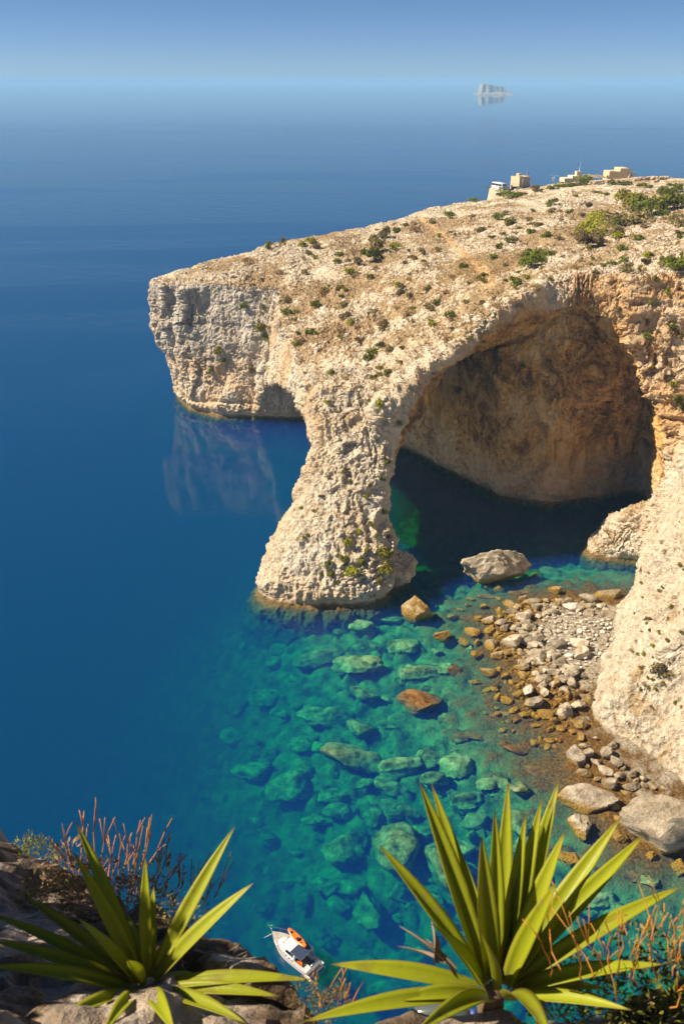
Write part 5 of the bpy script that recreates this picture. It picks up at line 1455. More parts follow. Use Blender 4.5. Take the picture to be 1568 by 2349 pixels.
# navy canopy behind the cabin, on four thin posts
bm = bmesh.new(); box_bm(bm, LEN * 0.20, LEN * 0.44, -BW * 0.80, BW * 0.80, 1.84, 1.90, 0.02)
can = link("canopy", bm_mesh("canopy", bm), boat, M_CANV)
bm = bmesh.new(); y_ = BW * 0.80
tube_bm(bm, [(LEN * 0.20, -y_, 1.87), (LEN * 0.20, y_, 1.87)], 0.03); tube_bm(bm, [(LEN * 0.20, -y_, 1.87), (LEN * 0.44, -y_, 1.87)], 0.025); tube_bm(bm, [(LEN * 0.20, y_, 1.87), (LEN * 0.44, y_, 1.87)], 0.025)
link("canopy_frame", bm_mesh("canopy_frame", bm), can, M_RAIL)
for x_ in (LEN * 0.21, LEN * 0.43):
    for sg in (-1, 1): tube("canopy_post", boat, M_RAIL, [(x_, sg * CKW, 0.75), (x_, sg * BW * 0.78, 1.85)], 0.02)
# bow rail and pulpit
for sg in (-1, 1):
    pts = []
    for k in range(9):
        s = 0.56 + 0.44 * k / 8
        pts.append((s * LEN + 0.02, sg * (hw(min(s, 0.985)) * 0.97 + 0.03), sheer(s) + 0.12 + 0.42 * min(1, (s - 0.56) * 8)))
    pts.append((LEN + 0.42, sg * 0.08, sheer(1) + 0.58))
    tube("bow_rail", boat, M_RAIL, pts, 0.02)
    for k in (2, 4, 6): 
        s = 0.56 + 0.44 * k / 8
        tube("rail_post", boat, M_RAIL, [(s * LEN, sg * hw(s) * 0.95, sheer(s)), (pts[k][0], pts[k][1], pts[k][2])], 0.015)
tube("pulpit", boat, M_RAIL, [(LEN + 0.42, -0.08, sheer(1) + 0.58), (LEN + 0.52, 0, sheer(1) + 0.58), (LEN + 0.42, 0.08, sheer(1) + 0.58)], 0.022)
for j, s in enumerate((0.54, 0.47, 0.40)): tube("cleat", boat, M_BLACK, [(s * LEN, BW * 0.86, sheer(s) + 0.03), (s * LEN - 0.09, BW * 0.84, sheer(s) + 0.09)], 0.05)
for sg, s in ((-1, 0.60), (-1, 0.50)):
    tube("fender", boat, M_GEL, [(s * LEN - 0.35, sg * hw(s) * 1.05, sheer(s) - 0.12), (s * LEN - 0.28, sg * hw(s) * 1.06, sheer(s) - 0.1), (s * LEN + 0.28, sg * hw(s) * 1.0, sheer(s) - 0.1), (s * LEN + 0.34, sg * hw(s), sheer(s) - 0.1)], [0.04, 0.10, 0.10, 0.04], 10)
box("helm_seat", boat, M_GEL, LEN * 0.33, LEN * 0.39, -CKW * 0.75, -CKW * 0.15, 0.24, 0.85, 0.02)
tube("stern_rail", boat, M_RAIL, [(0.55, -BW * 0.8, 0.8), (0.50, -BW * 0.78, 1.15), (0.50, BW * 0.3, 1.15), (0.55, BW * 0.32, 0.8)], 0.018)
# orange kayak on the cabin roof
KL = 2.75
kay = empty("kayak", boat.matrix_basis @ Vector((LEN * 0.285, -0.33, 1.935)), ang - 0.13)
tag(kay, "bright orange sit-on-top kayak lying on the boat's roof and canopy", "kayak")
bm = bmesh.new(); prev = None
for k in range(15):
    s = k / 14; x = s * KL; w = 0.39 * max(math.sin(math.pi * (0.06 + 0.88 * s)) ** 0.65, 0.05); z = 0.05 + 0.10 * (2 * s - 1) ** 2
    row = [bm.verts.new(c) for c in ((x, -w, z + 0.22), (x, -w * 0.8, z + 0.03), (x, 0, z - 0.05), (x, w * 0.8, z + 0.03), (x, w, z + 0.22), (x, w * 0.72, z + 0.27), (x, w * 0.5, z + (0.17 if 0.15 < s < 0.85 else 0.28)), (x, -w * 0.5, z + (0.17 if 0.15 < s < 0.85 else 0.28)), (x, -w * 0.72, z + 0.27))]
    if prev:
        for j in range(9): bm.faces.new((prev[j], prev[(j + 1) % 9], row[(j + 1) % 9], row[j]))
    else: bm.faces.new(row)
    prev = row
bm.faces.new(prev[::-1])
kh = link("hull", bm_mesh("hull", bm), kay, M_ORANGE)
box("cargo_well", kay, M_BLACK, 0.30, 0.72, -0.17, 0.17, 0.235, 0.262)
box("seat", kay, M_BLACK, 1.02, 1.12, -0.19, 0.19, 0.22, 0.46)
box("seat_cushion", kay, M_BLACK, 1.14, 1.42, -0.16, 0.16, 0.225, 0.27)
box("front_hatch", kay, M_BLACK, 2.18, 2.46, -0.11, 0.11, 0.31, 0.36)
for y_ in (-0.27, 0.27): tube("deck_line", kay, M_BLACK, [(0.8, y_, 0.30), (2.1, y_, 0.31)], 0.018)
# lettering on the kayak's cargo well: a row of pale strokes, too small to read
for j in range(6): box("lettering", kay, M_WHITEP, 0.47, 0.58, -0.13 + j * 0.044, -0.105 + j * 0.044, 0.263, 0.266)
# an orange board standing in the cockpit
ob = box("orange_board", None, M_ORANGE, 0, 0.75, -0.025, 0.025, 0, 0.5, 0, 0.01)
ob.location = boat.matrix_basis @ Vector((1.55, 0.42, 0.25)); ob.rotation_euler = (0.15, 0, ang + 0.35)
tag(ob, "narrow orange board propped up in the boat's cockpit", "board")
# person sitting on the swim platform
M_SKIN = plain("tanned_skin", (0.46, 0.22, 0.10), 0.6, 0.08, 8)  # even tan, the skin's own colour
M_HAIR = plain("dark_hair", (0.03, 0.018, 0.012), 0.7, 0.3, 30)
M_SHORT = plain("blue_shorts", (0.02, 0.16, 0.35), 0.8, 0.15, 10)
person = empty("person", boat.matrix_basis @ Vector((-0.05, 0.42, 0.2)), ang + math.pi)
tag(person, "person in blue shorts with bare back sitting on the boat's stern, legs in the water", "person")
J = {'pel': (0, 0, 0.11), 'spi': (-0.03, 0, 0.30), 'che': (0.0, 0, 0.50), 'nek': (0.05, 0, 0.62), 'hea': (0.09, 0, 0.74), 'top': (0.10, 0, 0.86),
     'sL': (0.02, 0.18, 0.57), 'eL': (-0.06, 0.25, 0.32), 'wL': (-0.02, 0.28, 0.10), 'fL': (0.06, 0.28, 0.05),
     'sR': (0.02, -0.18, 0.57), 'eR': (0.10, -0.25, 0.34), 'wR': (0.28, -0.18, 0.22), 'fR': (0.36, -0.15, 0.20),
     'hL': (0.03, 0.10, 0.10), 'kL': (0.44, 0.13, 0.12), 'aL': (0.50, 0.14, -0.30), 'tL': (0.64, 0.15, -0.38),
     'hR': (0.03, -0.10, 0.10), 'kR': (0.45, -0.12, 0.13), 'aR': (0.52, -0.13, -0.29), 'tR': (0.66, -0.14, -0.37)}
RADS = {'pel': 0.15, 'spi': 0.135, 'che': 0.16, 'nek': 0.06, 'hea': 0.10, 'top': 0.075, 'sL': 0.065, 'sR': 0.065, 'eL': 0.045, 'eR': 0.045, 'wL': 0.032, 'wR': 0.032, 'fL': 0.035, 'fR': 0.035,
        'hL': 0.095, 'hR': 0.095, 'kL': 0.062, 'kR': 0.062, 'aL': 0.042, 'aR': 0.042, 'tL': 0.035, 'tR': 0.035}
E = [('pel', 'spi'), ('spi', 'che'), ('che', 'nek'), ('nek', 'hea'), ('hea', 'top'), ('che', 'sL'), ('sL', 'eL'), ('eL', 'wL'), ('wL', 'fL'), ('che', 'sR'), ('sR', 'eR'), ('eR', 'wR'), ('wR', 'fR'),
     ('pel', 'hL'), ('hL', 'kL'), ('kL', 'aL'), ('aL', 'tL'), ('pel', 'hR'), ('hR', 'kR'), ('kR', 'aR'), ('aR', 'tR')]
ks = list(J)
me = bpy.data.meshes.new("body")
me.from_pydata([J[k] for k in ks], [(ks.index(a), ks.index(b)) for a, b in E], [])
bo = link("body", me, person, M_SKIN)
bo.modifiers.new("skin", 'SKIN'); ss = bo.modifiers.new("sub", 'SUBSURF'); ss.levels = ss.render_levels = 1
for k, sv in zip(ks, me.skin_vertices[0].data): sv.radius = (RADS[k], RADS[k]); sv.use_root = (k == 'pel')
bm = bmesh.new(); bmesh.ops.create_icosphere(bm, subdivisions=2, radius=0.118, matrix=Matrix.Translation((0.075, 0, 0.80)) @ Matrix.Diagonal((1.05, 0.95, 0.85, 1)))
link("hair", bm_mesh("hair", bm, True), person, M_HAIR)
bm = bmesh.new()
tube_bm(bm, [(-0.02, 0, 0.0), (0.0, 0, 0.2)], 0.172, 14)
for sg in (-1, 1): tube_bm(bm, [(0.02, sg * 0.10, 0.10), (0.30, sg * 0.12, 0.12)], [0.115, 0.10], 12)
link("shorts", bm_mesh("shorts", bm, True), person, M_SHORT)
# thin anchor line off the bow
bm = bmesh.new()
b0 = boat.matrix_basis @ Vector((LEN + 0.05, 0, 0.75)); b1 = Vector(at(606, 2151, Z=-0.4))
tube_bm(bm, [b0.lerp(b1, k / 6) for k in range(7)], 0.018, 5)
tag(link("anchor_line", bm_mesh("anchor_line", bm), None, M_GEL), "thin pale anchor line running from the boat's bow into the water", "rope")
# ------------------------------------------------------------------ the islet out at sea
ip = at(1136, 217.5, Z=0.0)
DI = ip[1]
mpx = np.linalg.norm(ip - np.array((0, 0, CAM_Z))) / F_PX     # metres per pixel out there
xs = np.linspace(-46, 50, 130) * mpx; ys = np.linspace(-120, 150, 70)
XI, YI = np.meshgrid(xs, ys, indexing='ij')
u_ = XI / mpx
topz = np.interp(u_, [-34, -31, -28, 0, 6, 20, 24.5, 26], [0, 12, 23, 19, 17.5, 18.0, 18.2, 0]) * mpx
qi = np.stack([XI.ravel() * 0.02, YI.ravel() * 0.02, XI.ravel() * 0], 1)
nz_ = fbm(qi, 4).reshape(XI.shape)
mesa_d = np.minimum(np.minimum((u_ + 31.5) * mpx, (25.0 - u_) * mpx), np.minimum(YI + 62, 120 - YI)) + nz_ * 14
scree_d = np.minimum(np.minimum((u_ + 41) * mpx, (46 - u_) * mpx), np.minimum(YI + 108, 145 - YI)) + nz_ * 12
cliff_n = ridged(np.stack([XI.ravel() * 0.05, YI.ravel() * 0.02, YI.ravel() * 0], 1), 3).reshape(XI.shape)
zi_ = np.where(mesa_d > 0, np.minimum(topz, 9 + mesa_d * 6 + cliff_n * 8), np.clip(scree_d * 0.35, -3, 16) + fbm(qi * 6, 3).reshape(XI.shape) * 3)
zi_ = np.where(scree_d < 0, -3, zi_)
n1_, n2_ = XI.shape
ii = np.arange(n1_ * n2_).reshape(n1_, n2_)
fi = np.stack([ii[:-1, :-1].ravel(), ii[1:, :-1].ravel(), ii[1:, 1:].ravel(), ii[:-1, 1:].ravel()], 1)
isl_me = mesh_np("islet", np.stack([XI.ravel(), YI.ravel(), zi_.ravel()], 1), fi, False)
M_ISL, int_, ibs, iout = new_mat("islet_rock")
ipos = N(int_, "TexCoord").outputs["Object"]
int_.links.new(ramp(int_, noise_node(int_, 0.05, 6, 0.7, ipos), [(0.35, (0.20, 0.165, 0.125)), (0.65, (0.44, 0.38, 0.30))]), ibs.inputs["Base Color"])
ibs.inputs["Roughness"].default_value = 0.95
isl = link("islet", isl_me, None, M_ISL)
isl.location = (ip[0], ip[1] + 100, 0); isl.scale = (0.88, 0.88, 0.9)
tag(isl, "flat-topped rocky islet with steep cliffs alone far out at sea", "island")
# ------------------------------------------------------------------ the near ledge, agaves, dry stems
def cam_pt(u, v, d):
    """point of a pixel at distance d along the camera axis"""
    return Vector(ray(u, v)) * d + Vector((0, 0, CAM_Z))
def zl(x, y): return x * 0.45717, 1777.8 + y * 0.45717
# ledge surface: control points on sight lines, then a height field over the map
LC = [cam_pt(*zl(x, y), d) for x, y, d in ((0, 330, 5.2), (130, 460, 4.8), (250, 510, 4.6), (430, 548, 4.4), (600, 610, 4.15), (700, 660, 4.0), (800, 710, 3.85), (900, 780, 3.7), (1000, 850, 3.55),
      (1100, 900, 3.45), (1190, 950, 3.35), (1250, 1020, 3.2), (1330, 1075, 3.1), (1420, 1130, 3.0), (1520, 1205, 2.9), (1600, 1290, 2.75), (0, 800, 3.7), (400, 800, 3.55), (740, 1080, 2.95), (0, 1240, 2.6), (600, 1240, 2.65), (1000, 1240, 2.7))]
LC += [cam_pt(u, v, d) for u, v, d in ((700, 2420, 2.55), (800, 2390, 2.6), (1000, 2350, 2.62), (1150, 2345, 2.6), (1350, 2330, 2.7), (1480, 2285, 2.85), (1568, 2240, 3.0), (1700, 2180, 3.2), (1150, 2600, 2.0), (300, 2700, 1.8), (1568, 2600, 2.0))]
LC += [Vector(p) for p in ((0, 0, 78.35), (-1.5, 0.2, 78.5), (1.5, 0.2, 78.3), (0, -2, 78.6), (-2.5, 1.2, 78.6), (-2.6, 2.4, 78.5), (-2.7, 3.4, 77.6), (-2.9, 4.8, 75.2), (3, 1, 78.2), (3.0, -2, 78.6), (-4, -2, 79.4), (-4, 2.5, 80.0), (-5, 2, 81), (-5, 4.5, 78.0), (5, 1.5, 77.8), (5, -2, 78.6))]  # unseen ground at left raised into an added bank that shades the ledge
LEDGE = rbf([tuple(p) for p in LC])
edge_px = [zl(x, y) + (d,) for x, y, d in ((-900, -300, 6.0), (-300, 150, 5.6), (0, 322, 5.2), (60, 395, 5.0), (130, 450, 4.8), (250, 500, 4.6), (430, 540, 4.4), (600, 602, 4.15), (700, 652, 4.0), (800, 702, 3.85), (900, 770, 3.7), (1000, 842, 3.55),
      (1100, 892, 3.45), (1190, 940, 3.35), (1250, 1008, 3.2), (1330, 1065, 3.1), (1420, 1120, 3.0), (1520, 1195, 2.9), (1600, 1280, 2.75))] + [(800, 2375, 2.65), (1000, 2335, 2.7), (1150, 2330, 2.7), (1350, 2322, 2.75), (1480, 2280, 2.9), (1568, 2232, 3.05), (1720, 2170, 3.3), (2100, 2120, 3.8)]
EP = [tuple(cam_pt(u, v, d))[:2] for u, v, d in edge_px]
LEDGE_POLY = EP + [(7, 3.6), (8, -5), (-8, -5), (-8, 5.2)]
gx2 = np.arange(-7.5, 7.5, 0.045); gy2 = np.arange(-4.0, 5.6, 0.045)
gx2 = np.concatenate([np.arange(-7.5, -2.6, 0.16), np.arange(-2.6, 2.6, 0.036), np.arange(2.6, 7.5, 0.16)])
gy2 = np.concatenate([np.arange(-4.0, 0.6, 0.16), np.arange(0.6, 5.8, 0.036)])
XL, YL = np.meshgrid(gx2, gy2, indexing='ij')
ql = np.stack([XL.ravel(), YL.ravel(), XL.ravel() * 0], 1)
dl, _ = poly_dist(LEDGE_POLY, XL + (fbm(ql * 1.6, 3) * 0.06).reshape(XL.shape), YL + (fbm(ql * 1.6 + 9, 3) * 0.06).reshape(XL.shape))
ZL = LEDGE(XL, YL)
wl1, wl2, wlid, wlt = worley(ql * np.array((2.4, 2.4, 1)))
relief = (sstep(0, 0.35, wl2 - wl1) * (0.2 + wlid) - 0.4 + wlt * 0.5) * 0.10 + fbm(ql * 4, 5) * 0.07 + ridged(ql * 9, 3) * 0.035
ZL = ZL + relief.reshape(XL.shape)
over = np.clip(-dl, 0, 3)
ZL = ZL - over * 3.2 - sstep(0.02, 0.12, over) * 0.2
ZL = np.maximum(ZL, 70.0)
n1_, n2_ = XL.shape
ii = np.arange(n1_ * n2_).reshape(n1_, n2_)
fl = np.stack([ii[:-1, :-1].ravel(), ii[1:, :-1].ravel(), ii[1:, 1:].ravel(), ii[:-1, 1:].ravel()], 1)
keep = (dl.ravel()[fl] > -0.9).any(1)
led_me = mesh_np("cliff_ledge", np.stack([XL.ravel(), YL.ravel(), ZL.ravel()], 1), fl[keep], False)
def ledge_material():
    m, nt, bs, out = new_mat("weathered_ledge_rock")
    L = nt.links.new
    pos = N(nt, "NewGeometry").outputs["Position"]
    n1 = noise_node(nt, 3.0, 7, 0.68, pos); n2 = noise_node(nt, 14.0, 6, 0.7, pos)
    col = ramp(nt, n1, [(0.32, (0.06, 0.043, 0.026)), (0.44, (0.24, 0.165, 0.10)), (0.55, (0.47, 0.40, 0.33)), (0.70, (0.33, 0.23, 0.145))])
    soil = ramp(nt, n2, [(0.3, (0.05, 0.032, 0.018)), (0.6, (0.13, 0.085, 0.045))])
    L(mix(nt, maprange(nt, noise_node(nt, 1.3, 4, 0.6, pos), 0.46, 0.56), col, soil), bs.inputs["Base Color"])
    bs.inputs["Roughness"].default_value = 0.95
    L(bump(nt, math_node(nt, 'ADD', n1, math_node(nt, 'MULTIPLY', n2, 0.5)), 0.08, 1.0), bs.inputs["Normal"])
    return m
ledge = link("cliff_ledge", led_me, None, ledge_material())
tag(ledge, kind="structure")
def ledge_z(x, y):
    i = int(np.clip(np.searchsorted(gx2, x) - 1, 0, n1_ - 1)); j = int(np.clip(np.searchsorted(gy2, y) - 1, 0, n2_ - 1))
    return float(ZL[i, j])
# ---- agaves: every leaf a part
def agave_material():
    m, nt, bs, out = new_mat("agave_leaf")
    L = nt.links.new
    at_ = N(nt, "Attribute", _attribute_name="leafco"); sp3 = N(nt, "SeparateColor"); L(at_.outputs["Color"], sp3.inputs[0])
    along, across, rnd = sp3.outputs
    tc = N(nt, "TexCoord").outputs["Object"]
    mp = N(nt, "Mapping"); L(tc, mp.inputs[0]); mp.inputs["Scale"].default_value = (30, 30, 8)
    n = noise_node(nt, 1.0, 5, 0.6, mp.outputs[0])
    base = ramp(nt, along, [(0.0, (0.32, 0.34, 0.05)), (0.25, (0.36, 0.41, 0.022)), (0.8, (0.41, 0.46, 0.022)), (0.93, (0.42, 0.40, 0.03)), (0.985, (0.12, 0.055, 0.03))])
    base = mix(nt, maprange(nt, n, 0.35, 0.7, 0.0, 0.5), base, (0.40, 0.43, 0.03))
    base = mix(nt, maprange(nt, rnd, 0.55, 1.0, 0.0, 0.45), base, (0.19, 0.20, 0.03))
    blot = maprange(nt, noise_node(nt, 7.0, 5, 0.65, tc), 0.60, 0.68, 0.0, 0.55)
    base = mix(nt, blot, base, (0.27, 0.22, 0.06))
    # pale scars and brown edge
    spot = maprange(nt, noise_node(nt, 26.0, 3, 0.6, tc), 0.66, 0.72, 0.0, 0.7)
    base = mix(nt, spot, base, (0.40, 0.34, 0.12))
    edge = maprange(nt, math_node(nt, 'ABSOLUTE', math_node(nt, 'SUBTRACT', across, 0.5)), 0.44, 0.5, 0.0, 0.9)
    base = mix(nt, edge, base, (0.34, 0.24, 0.07))
    L(base, bs.inputs["Base Color"])
    bs.inputs["Roughness"].default_value = 0.42
    bs.inputs["Specular IOR Level"].default_value = 0.35
    tr = N(nt, "BsdfTranslucent"); L(mix(nt, 1.0, base, (1.25, 1.25, 0.35), 'MULTIPLY'), tr.inputs[0])
    mx = N(nt, "MixShader"); mx.inputs[0].default_value = 0.46
    L(bs.outputs[0], mx.inputs[1]); L(tr.outputs[0], mx.inputs[2]); L(mx.outputs[0], out.inputs["Surface"])
    L(bump(nt, n, 0.004, 0.5), bs.inputs["Normal"])
    return m
M_AGAVE = agave_material()
M_DEADLEAF = plain("dead_leaf", (0.26, 0.19, 0.13), 0.85, 0.3, 20, 0, 0.003)
def leaf(parent, origin, B, T, width, sag, axis_v, fold=0.30, rnd=0.5, mat=None, name="leaf", twist=0.0, base_w=0.62):
    """one leaf from base to tip, a solid with a V shaped channel"""
    B, T = Vector(B), Vector(T)
    d = T - B; Lg = d.length
    A = Vector(axis_v).normalized()
    nrm0 = (A - d.normalized() * A.dot(d.normalized()))
    nrm0 = nrm0.normalized() if nrm0.length > 0.05 else Vector((0, -1, 0.2)).normalized()
    M_ = (B + T) / 2 + nrm0 * sag * Lg
    nseg = 18; xs_ = (-1, -0.55, 0, 0.55, 1)
    verts, cols = [], []
    th = 0.10 * width
    for k in range(nseg + 1):
        s = k / nseg
        p = B * (1 - s) ** 2 + M_ * 2 * s * (1 - s) + T * s * s
        t = ((M_ - B) * (1 - s) + (T - M_) * s).normalized()
        nn = (nrm0 - t * nrm0.dot(t)).normalized()
        if twist: nn = Matrix.Rotation(twist * s, 3, t) @ nn
        sd = t.cross(nn)
        w = width / 2 * (base_w + (1 - base_w) * math.sin(min(s / 0.42, 1) * math.pi / 2)) * (1 if s < 0.42 else max(0.0, 1 - ((s - 0.42) / 0.58) ** 1.75)) + 0.0008
        fo = fold * (1 - 0.45 * s)
        for lay in (0, 1):
            for x in xs_:
                q_ = p + sd * (x * w) + nn * (fo * abs(x) * w) - nn * (lay * th * (1.15 - abs(x)) * (1 - 0.85 * s))
                verts.append(q_ - origin); cols.append((s, x * 0.5 + 0.5, rnd, 1))
    F_ = []
    for k in range(nseg):
        a, b = k * 10, (k + 1) * 10
        for j in range(4):
            F_.append((a + j, a + j + 1, b + j + 1, b + j)); F_.append((a + 5 + j + 1, a + 5 + j, b + 5 + j, b + 5 + j + 1))
        F_.append((a + 5, a, b, b + 5)); F_.append((a + 4, a + 9, b + 9, b + 4))
    me = mesh_np(name, [tuple(v_) for v_ in verts], F_, True)
    a_ = me.color_attributes.new("leafco", 'FLOAT_COLOR', 'POINT')
    a_.data.foreach_set("color", np.array(cols, np.float32).ravel())
    return link(name, me, parent, mat or M_AGAVE)
def zr(x, y): return 716.9 + x * 0.5428, 1720.5 + y * 0.5428
rl = random.Random(9)
def agave(conv, bx, by, D0, leaves, scale_w, label):
    u, v = conv(bx, by)
    C0 = cam_pt(u, v, D0)
    g = C0.copy()
    root = empty("agave_plant", g)
    tag(root, label, "agave")
    ax_v = Vector((0.0, -0.10, 1.0))
    tube("stem", root, M_STEM, [(0, 0.06, -0.26), (0, 0.05, -0.12), (0, 0.04, -0.06)], [0.035, 0.04, 0.03], 10)
    for tx, ty, wpx, dz, sag, bofs in leaves:
        T = cam_pt(*conv(tx, ty), D0 + dz)
        uu, vv = conv(bx + bofs[0], by + bofs[1])
        B = cam_pt(uu, vv, D0 + 0.06 * dz)
        leaf(root, g, B, T, 0.97 * wpx * scale_w * D0 / F_PX, sag, ax_v, fold=0.85, rnd=rl.random(), twist=rl.uniform(-0.25, 0.25))
    return root
RIGHT = [ # tip x, tip y, width, depth offset, bend, base offset (all in the enlarged view)
 (825,128,78,0.10,0.03,(10,-60)),(768,248,72,0.02,0.03,(-5,-55)),(900,262,66,0.06,0.03,(25,-50)),(712,362,92,-0.08,0.02,(-25,-40)),(968,203,74,0.08,0.03,(35,-55)),(1040,124,86,0.12,0.04,(45,-50)),
 (448,130,90,0.10,0.05,(-55,-60)),(500,140,76,0.16,0.05,(-40,-75)),(1067,340,84,-0.02,0.04,(45,-30)),(1030,556,84,-0.16,0.05,(50,-10)),(1302,284,88,0.08,0.06,(65,-40)),(1402,356,84,0.16,0.06,(70,-45)),
 (276,396,78,0.04,0.07,(-70,-30)),(1556,577,80,0.06,0.10,(90,-20)),(1484,906,82,-0.10,0.10,(80,10)),(78,906,82,-0.02,0.09,(-80,5)),(-40,1150,84,-0.22,0.10,(-70,40)),(500,735,70,-0.10,0.10,(-55,-5)),
 (705,765,70,-0.22,0.05,(-10,0)),(1345,1100,66,-0.25,0.10,(60,45)),(340,1060,70,-0.12,0.12,(-60,30)),(1010,1230,90,-0.45,0.16,(40,40)),(430,1200,80,-0.38,0.14,(-30,50)),(870,480,70,0.14,0.03,(20,-70)),(620,420,66,0.18,0.04,(-30,-80)),(1190,520,70,0.2,0.06,(55,-60)),(1240,1010,64,-0.05,0.12,(70,15))]
LEFT = [(378,228,74,0.10,0.05,(-35,-45)),(372,388,78,-0.02,0.05,(-45,-35)),(730,412,66,0.05,0.03,(0,-50)),(772,560,60,0.12,0.03,(15,-60)),(1178,258,84,0.12,0.05,(40,-45)),(1272,542,90,0.0,0.07,(45,-25)),(1565,1030,82,-0.05,0.10,(60,10)),
 (388,716,76,-0.12,0.06,(-50,-10)),(118,600,70,0.10,0.08,(-70,-30)),(-60,690,70,0.12,0.08,(-85,-10)),(-50,830,74,-0.04,0.10,(-85,8)),(-70,960,82,-0.20,0.10,(-70,30)),(1400,1112,74,-0.10,0.12,(55,30)),
 (1240,1250,84,-0.3,0.12,(45,45)),(640,930,66,-0.25,0.06,(-25,0)),(250,1260,80,-0.35,0.12,(-45,45)),(880,1300,84,-0.45,0.14,(10,50)),(520,1300,80,-0.42,0.14,(-20,50)),(640,690,56,0.16,0.03,(-20,-70)),(930,720,60,0.2,0.04,(25,-70)),(1000,1000,56,0.12,0.08,(50,-10))]
agave(zr, 775, 1010, 2.62, RIGHT, 0.5428, "large bright agave with many upright leaves on the ledge above the boat")
agave(zl, 740, 1060, 2.95, LEFT, 0.45717, "agave with fewer spreading leaves beside dry stems on the rocky ledge")
# withered leaves hanging from the right agave
for k, (tx, ty, bx, by, w) in enumerate(((365, 745, 600, 930, 34), (500, 725, 520, 900, 40), (360, 830, 560, 900, 26), (480, 800, 600, 950, 30))):
    T = cam_pt(*zr(tx, ty), 2.66); B = cam_pt(*zr(bx, by), 2.62)
    o = leaf(None, B, B, T, w * 0.5428 * 2.6 / F_PX, 0.12, (0.2, -0.3, 1), 0.9, 0.5, M_DEADLEAF, "withered_leaf", 1.5)
    o.location = B
    tag(o, "withered grey curled leaf hanging beside the large bright agave", "leaf", "withered leaves by the large agave")
# ---- dry stems
M_TWIG = plain("dry_twig", (0.48, 0.19, 0.025), 0.8, 0.35, 12)
def twig_plant(conv, base, tips, D, label, k_=0.45717, seed=1, nfork=2, rad=0.0030):
    rg = random.Random(seed)
    B = cam_pt(*conv(*base), D)
    B.z = min(B.z, ledge_z(B.x, B.y) + 0.02) if abs(B.z - ledge_z(B.x, B.y)) < 0.6 else B.z
    root = empty("dry_stem_plant", B)
    tag(root, label, "dry plant")
    for (tx, ty, bx_, by2) in tips:
        b = cam_pt(*conv(bx_, by2), D + rg.uniform(-0.12, 0.12)); t = cam_pt(*conv(tx, ty), D + rg.uniform(-0.15, 0.15))
        pts = []
        for k in range(6):
            s = k / 5
            pts.append(b.lerp(t, s) + Vector((rg.uniform(-1, 1), rg.uniform(-1, 1), rg.uniform(-0.5, 0.5))) * 0.008 - B)
        bm = bmesh.new(); tube_bm(bm, pts, [rad * (1.25 - 0.45 * k / 5) for k in range(6)], 5)
        for _ in range(nfork):
            s = rg.randrange(2, 5); q0 = pts[s]; dv_ = (pts[5] - pts[0]).normalized() * rg.uniform(0.05, 0.13)
            q1 = q0 + dv_ + Vector((rg.uniform(-0.05, 0.05), rg.uniform(-0.04, 0.04), rg.uniform(0.0, 0.03)))
            tube_bm(bm, [q0, q0.lerp(q1, 0.5) + Vector((0, 0, 0.006)), q1], [rad * 0.8, rad * 0.75, rad * 0.7], 4)
        link("stem", bm_mesh("stem", bm, True), root, M_TWIG)
    return root
twig_plant(zl, (560, 640), [(480, 112, 470, 560), (410, 208, 400, 520), (320, 275, 350, 500), (288, 340, 340, 510), (525, 208, 500, 560), (435, 268, 450, 560), (345, 345, 380, 540), (580, 298, 530, 580), (605, 290, 590, 590), (660, 285, 600, 600),
    (700, 228, 650, 610), (715, 255, 660, 620), (738, 270, 680, 620), (870, 215, 720, 500), (757, 290, 700, 600), (655, 342, 640, 600), (580, 420, 560, 600), (520, 395, 500, 580), (690, 380, 660, 640)], 4.35,
    "cluster of brown dry stems rising from the rock behind the spreading agave", seed=2)
twig_plant(zl, (800, 720), [(845, 395, 760, 620), (800, 395, 770, 600), (882, 460, 800, 640), (900, 480, 890, 560), (858, 478, 800, 600), (930, 530, 850, 680), (975, 535, 930, 650), (1005, 530, 950, 660), (1070, 545, 1030, 640), (1140, 508, 1070, 620), (760, 545, 770, 640)], 3.95,
    "thin scatter of dry stems over the ledge edge right of the spreading agave", seed=3)
twig_plant(zr, (1400, 1100), [(1110, 710, 1250, 960), (1080, 745, 1200, 980), (1320, 730, 1290, 960), (1245, 700, 1260, 900), (1410, 690, 1440, 960), (1435, 685, 1425, 900), (1480, 655, 1500, 900), (1568, 740, 1500, 900), (1380, 780, 1360, 1000), (1350, 800, 1340, 980), (1530, 700, 1500, 880), (1560, 820, 1520, 960),
    (950, 760, 1010, 960), (1000, 760, 1040, 930), (1090, 790, 1150, 1000), (1560, 1000, 1520, 1100), (1230, 800, 1280, 1050)], 2.45, "cluster of orange-brown dry stems right of the large agave", 0.5428, 4, 2, 0.0018)
twig_plant(zr, (110, 1080), [(130, 920, 125, 1060), (90, 1000, 100, 1090), (160, 990, 140, 1080), (180, 1050, 150, 1110), (20, 940, 30, 1080), (60, 1010, 40, 1090)], 2.8, "few faint dry stems at the ledge edge between the two agaves", 0.5428, 5, 1, 0.002)
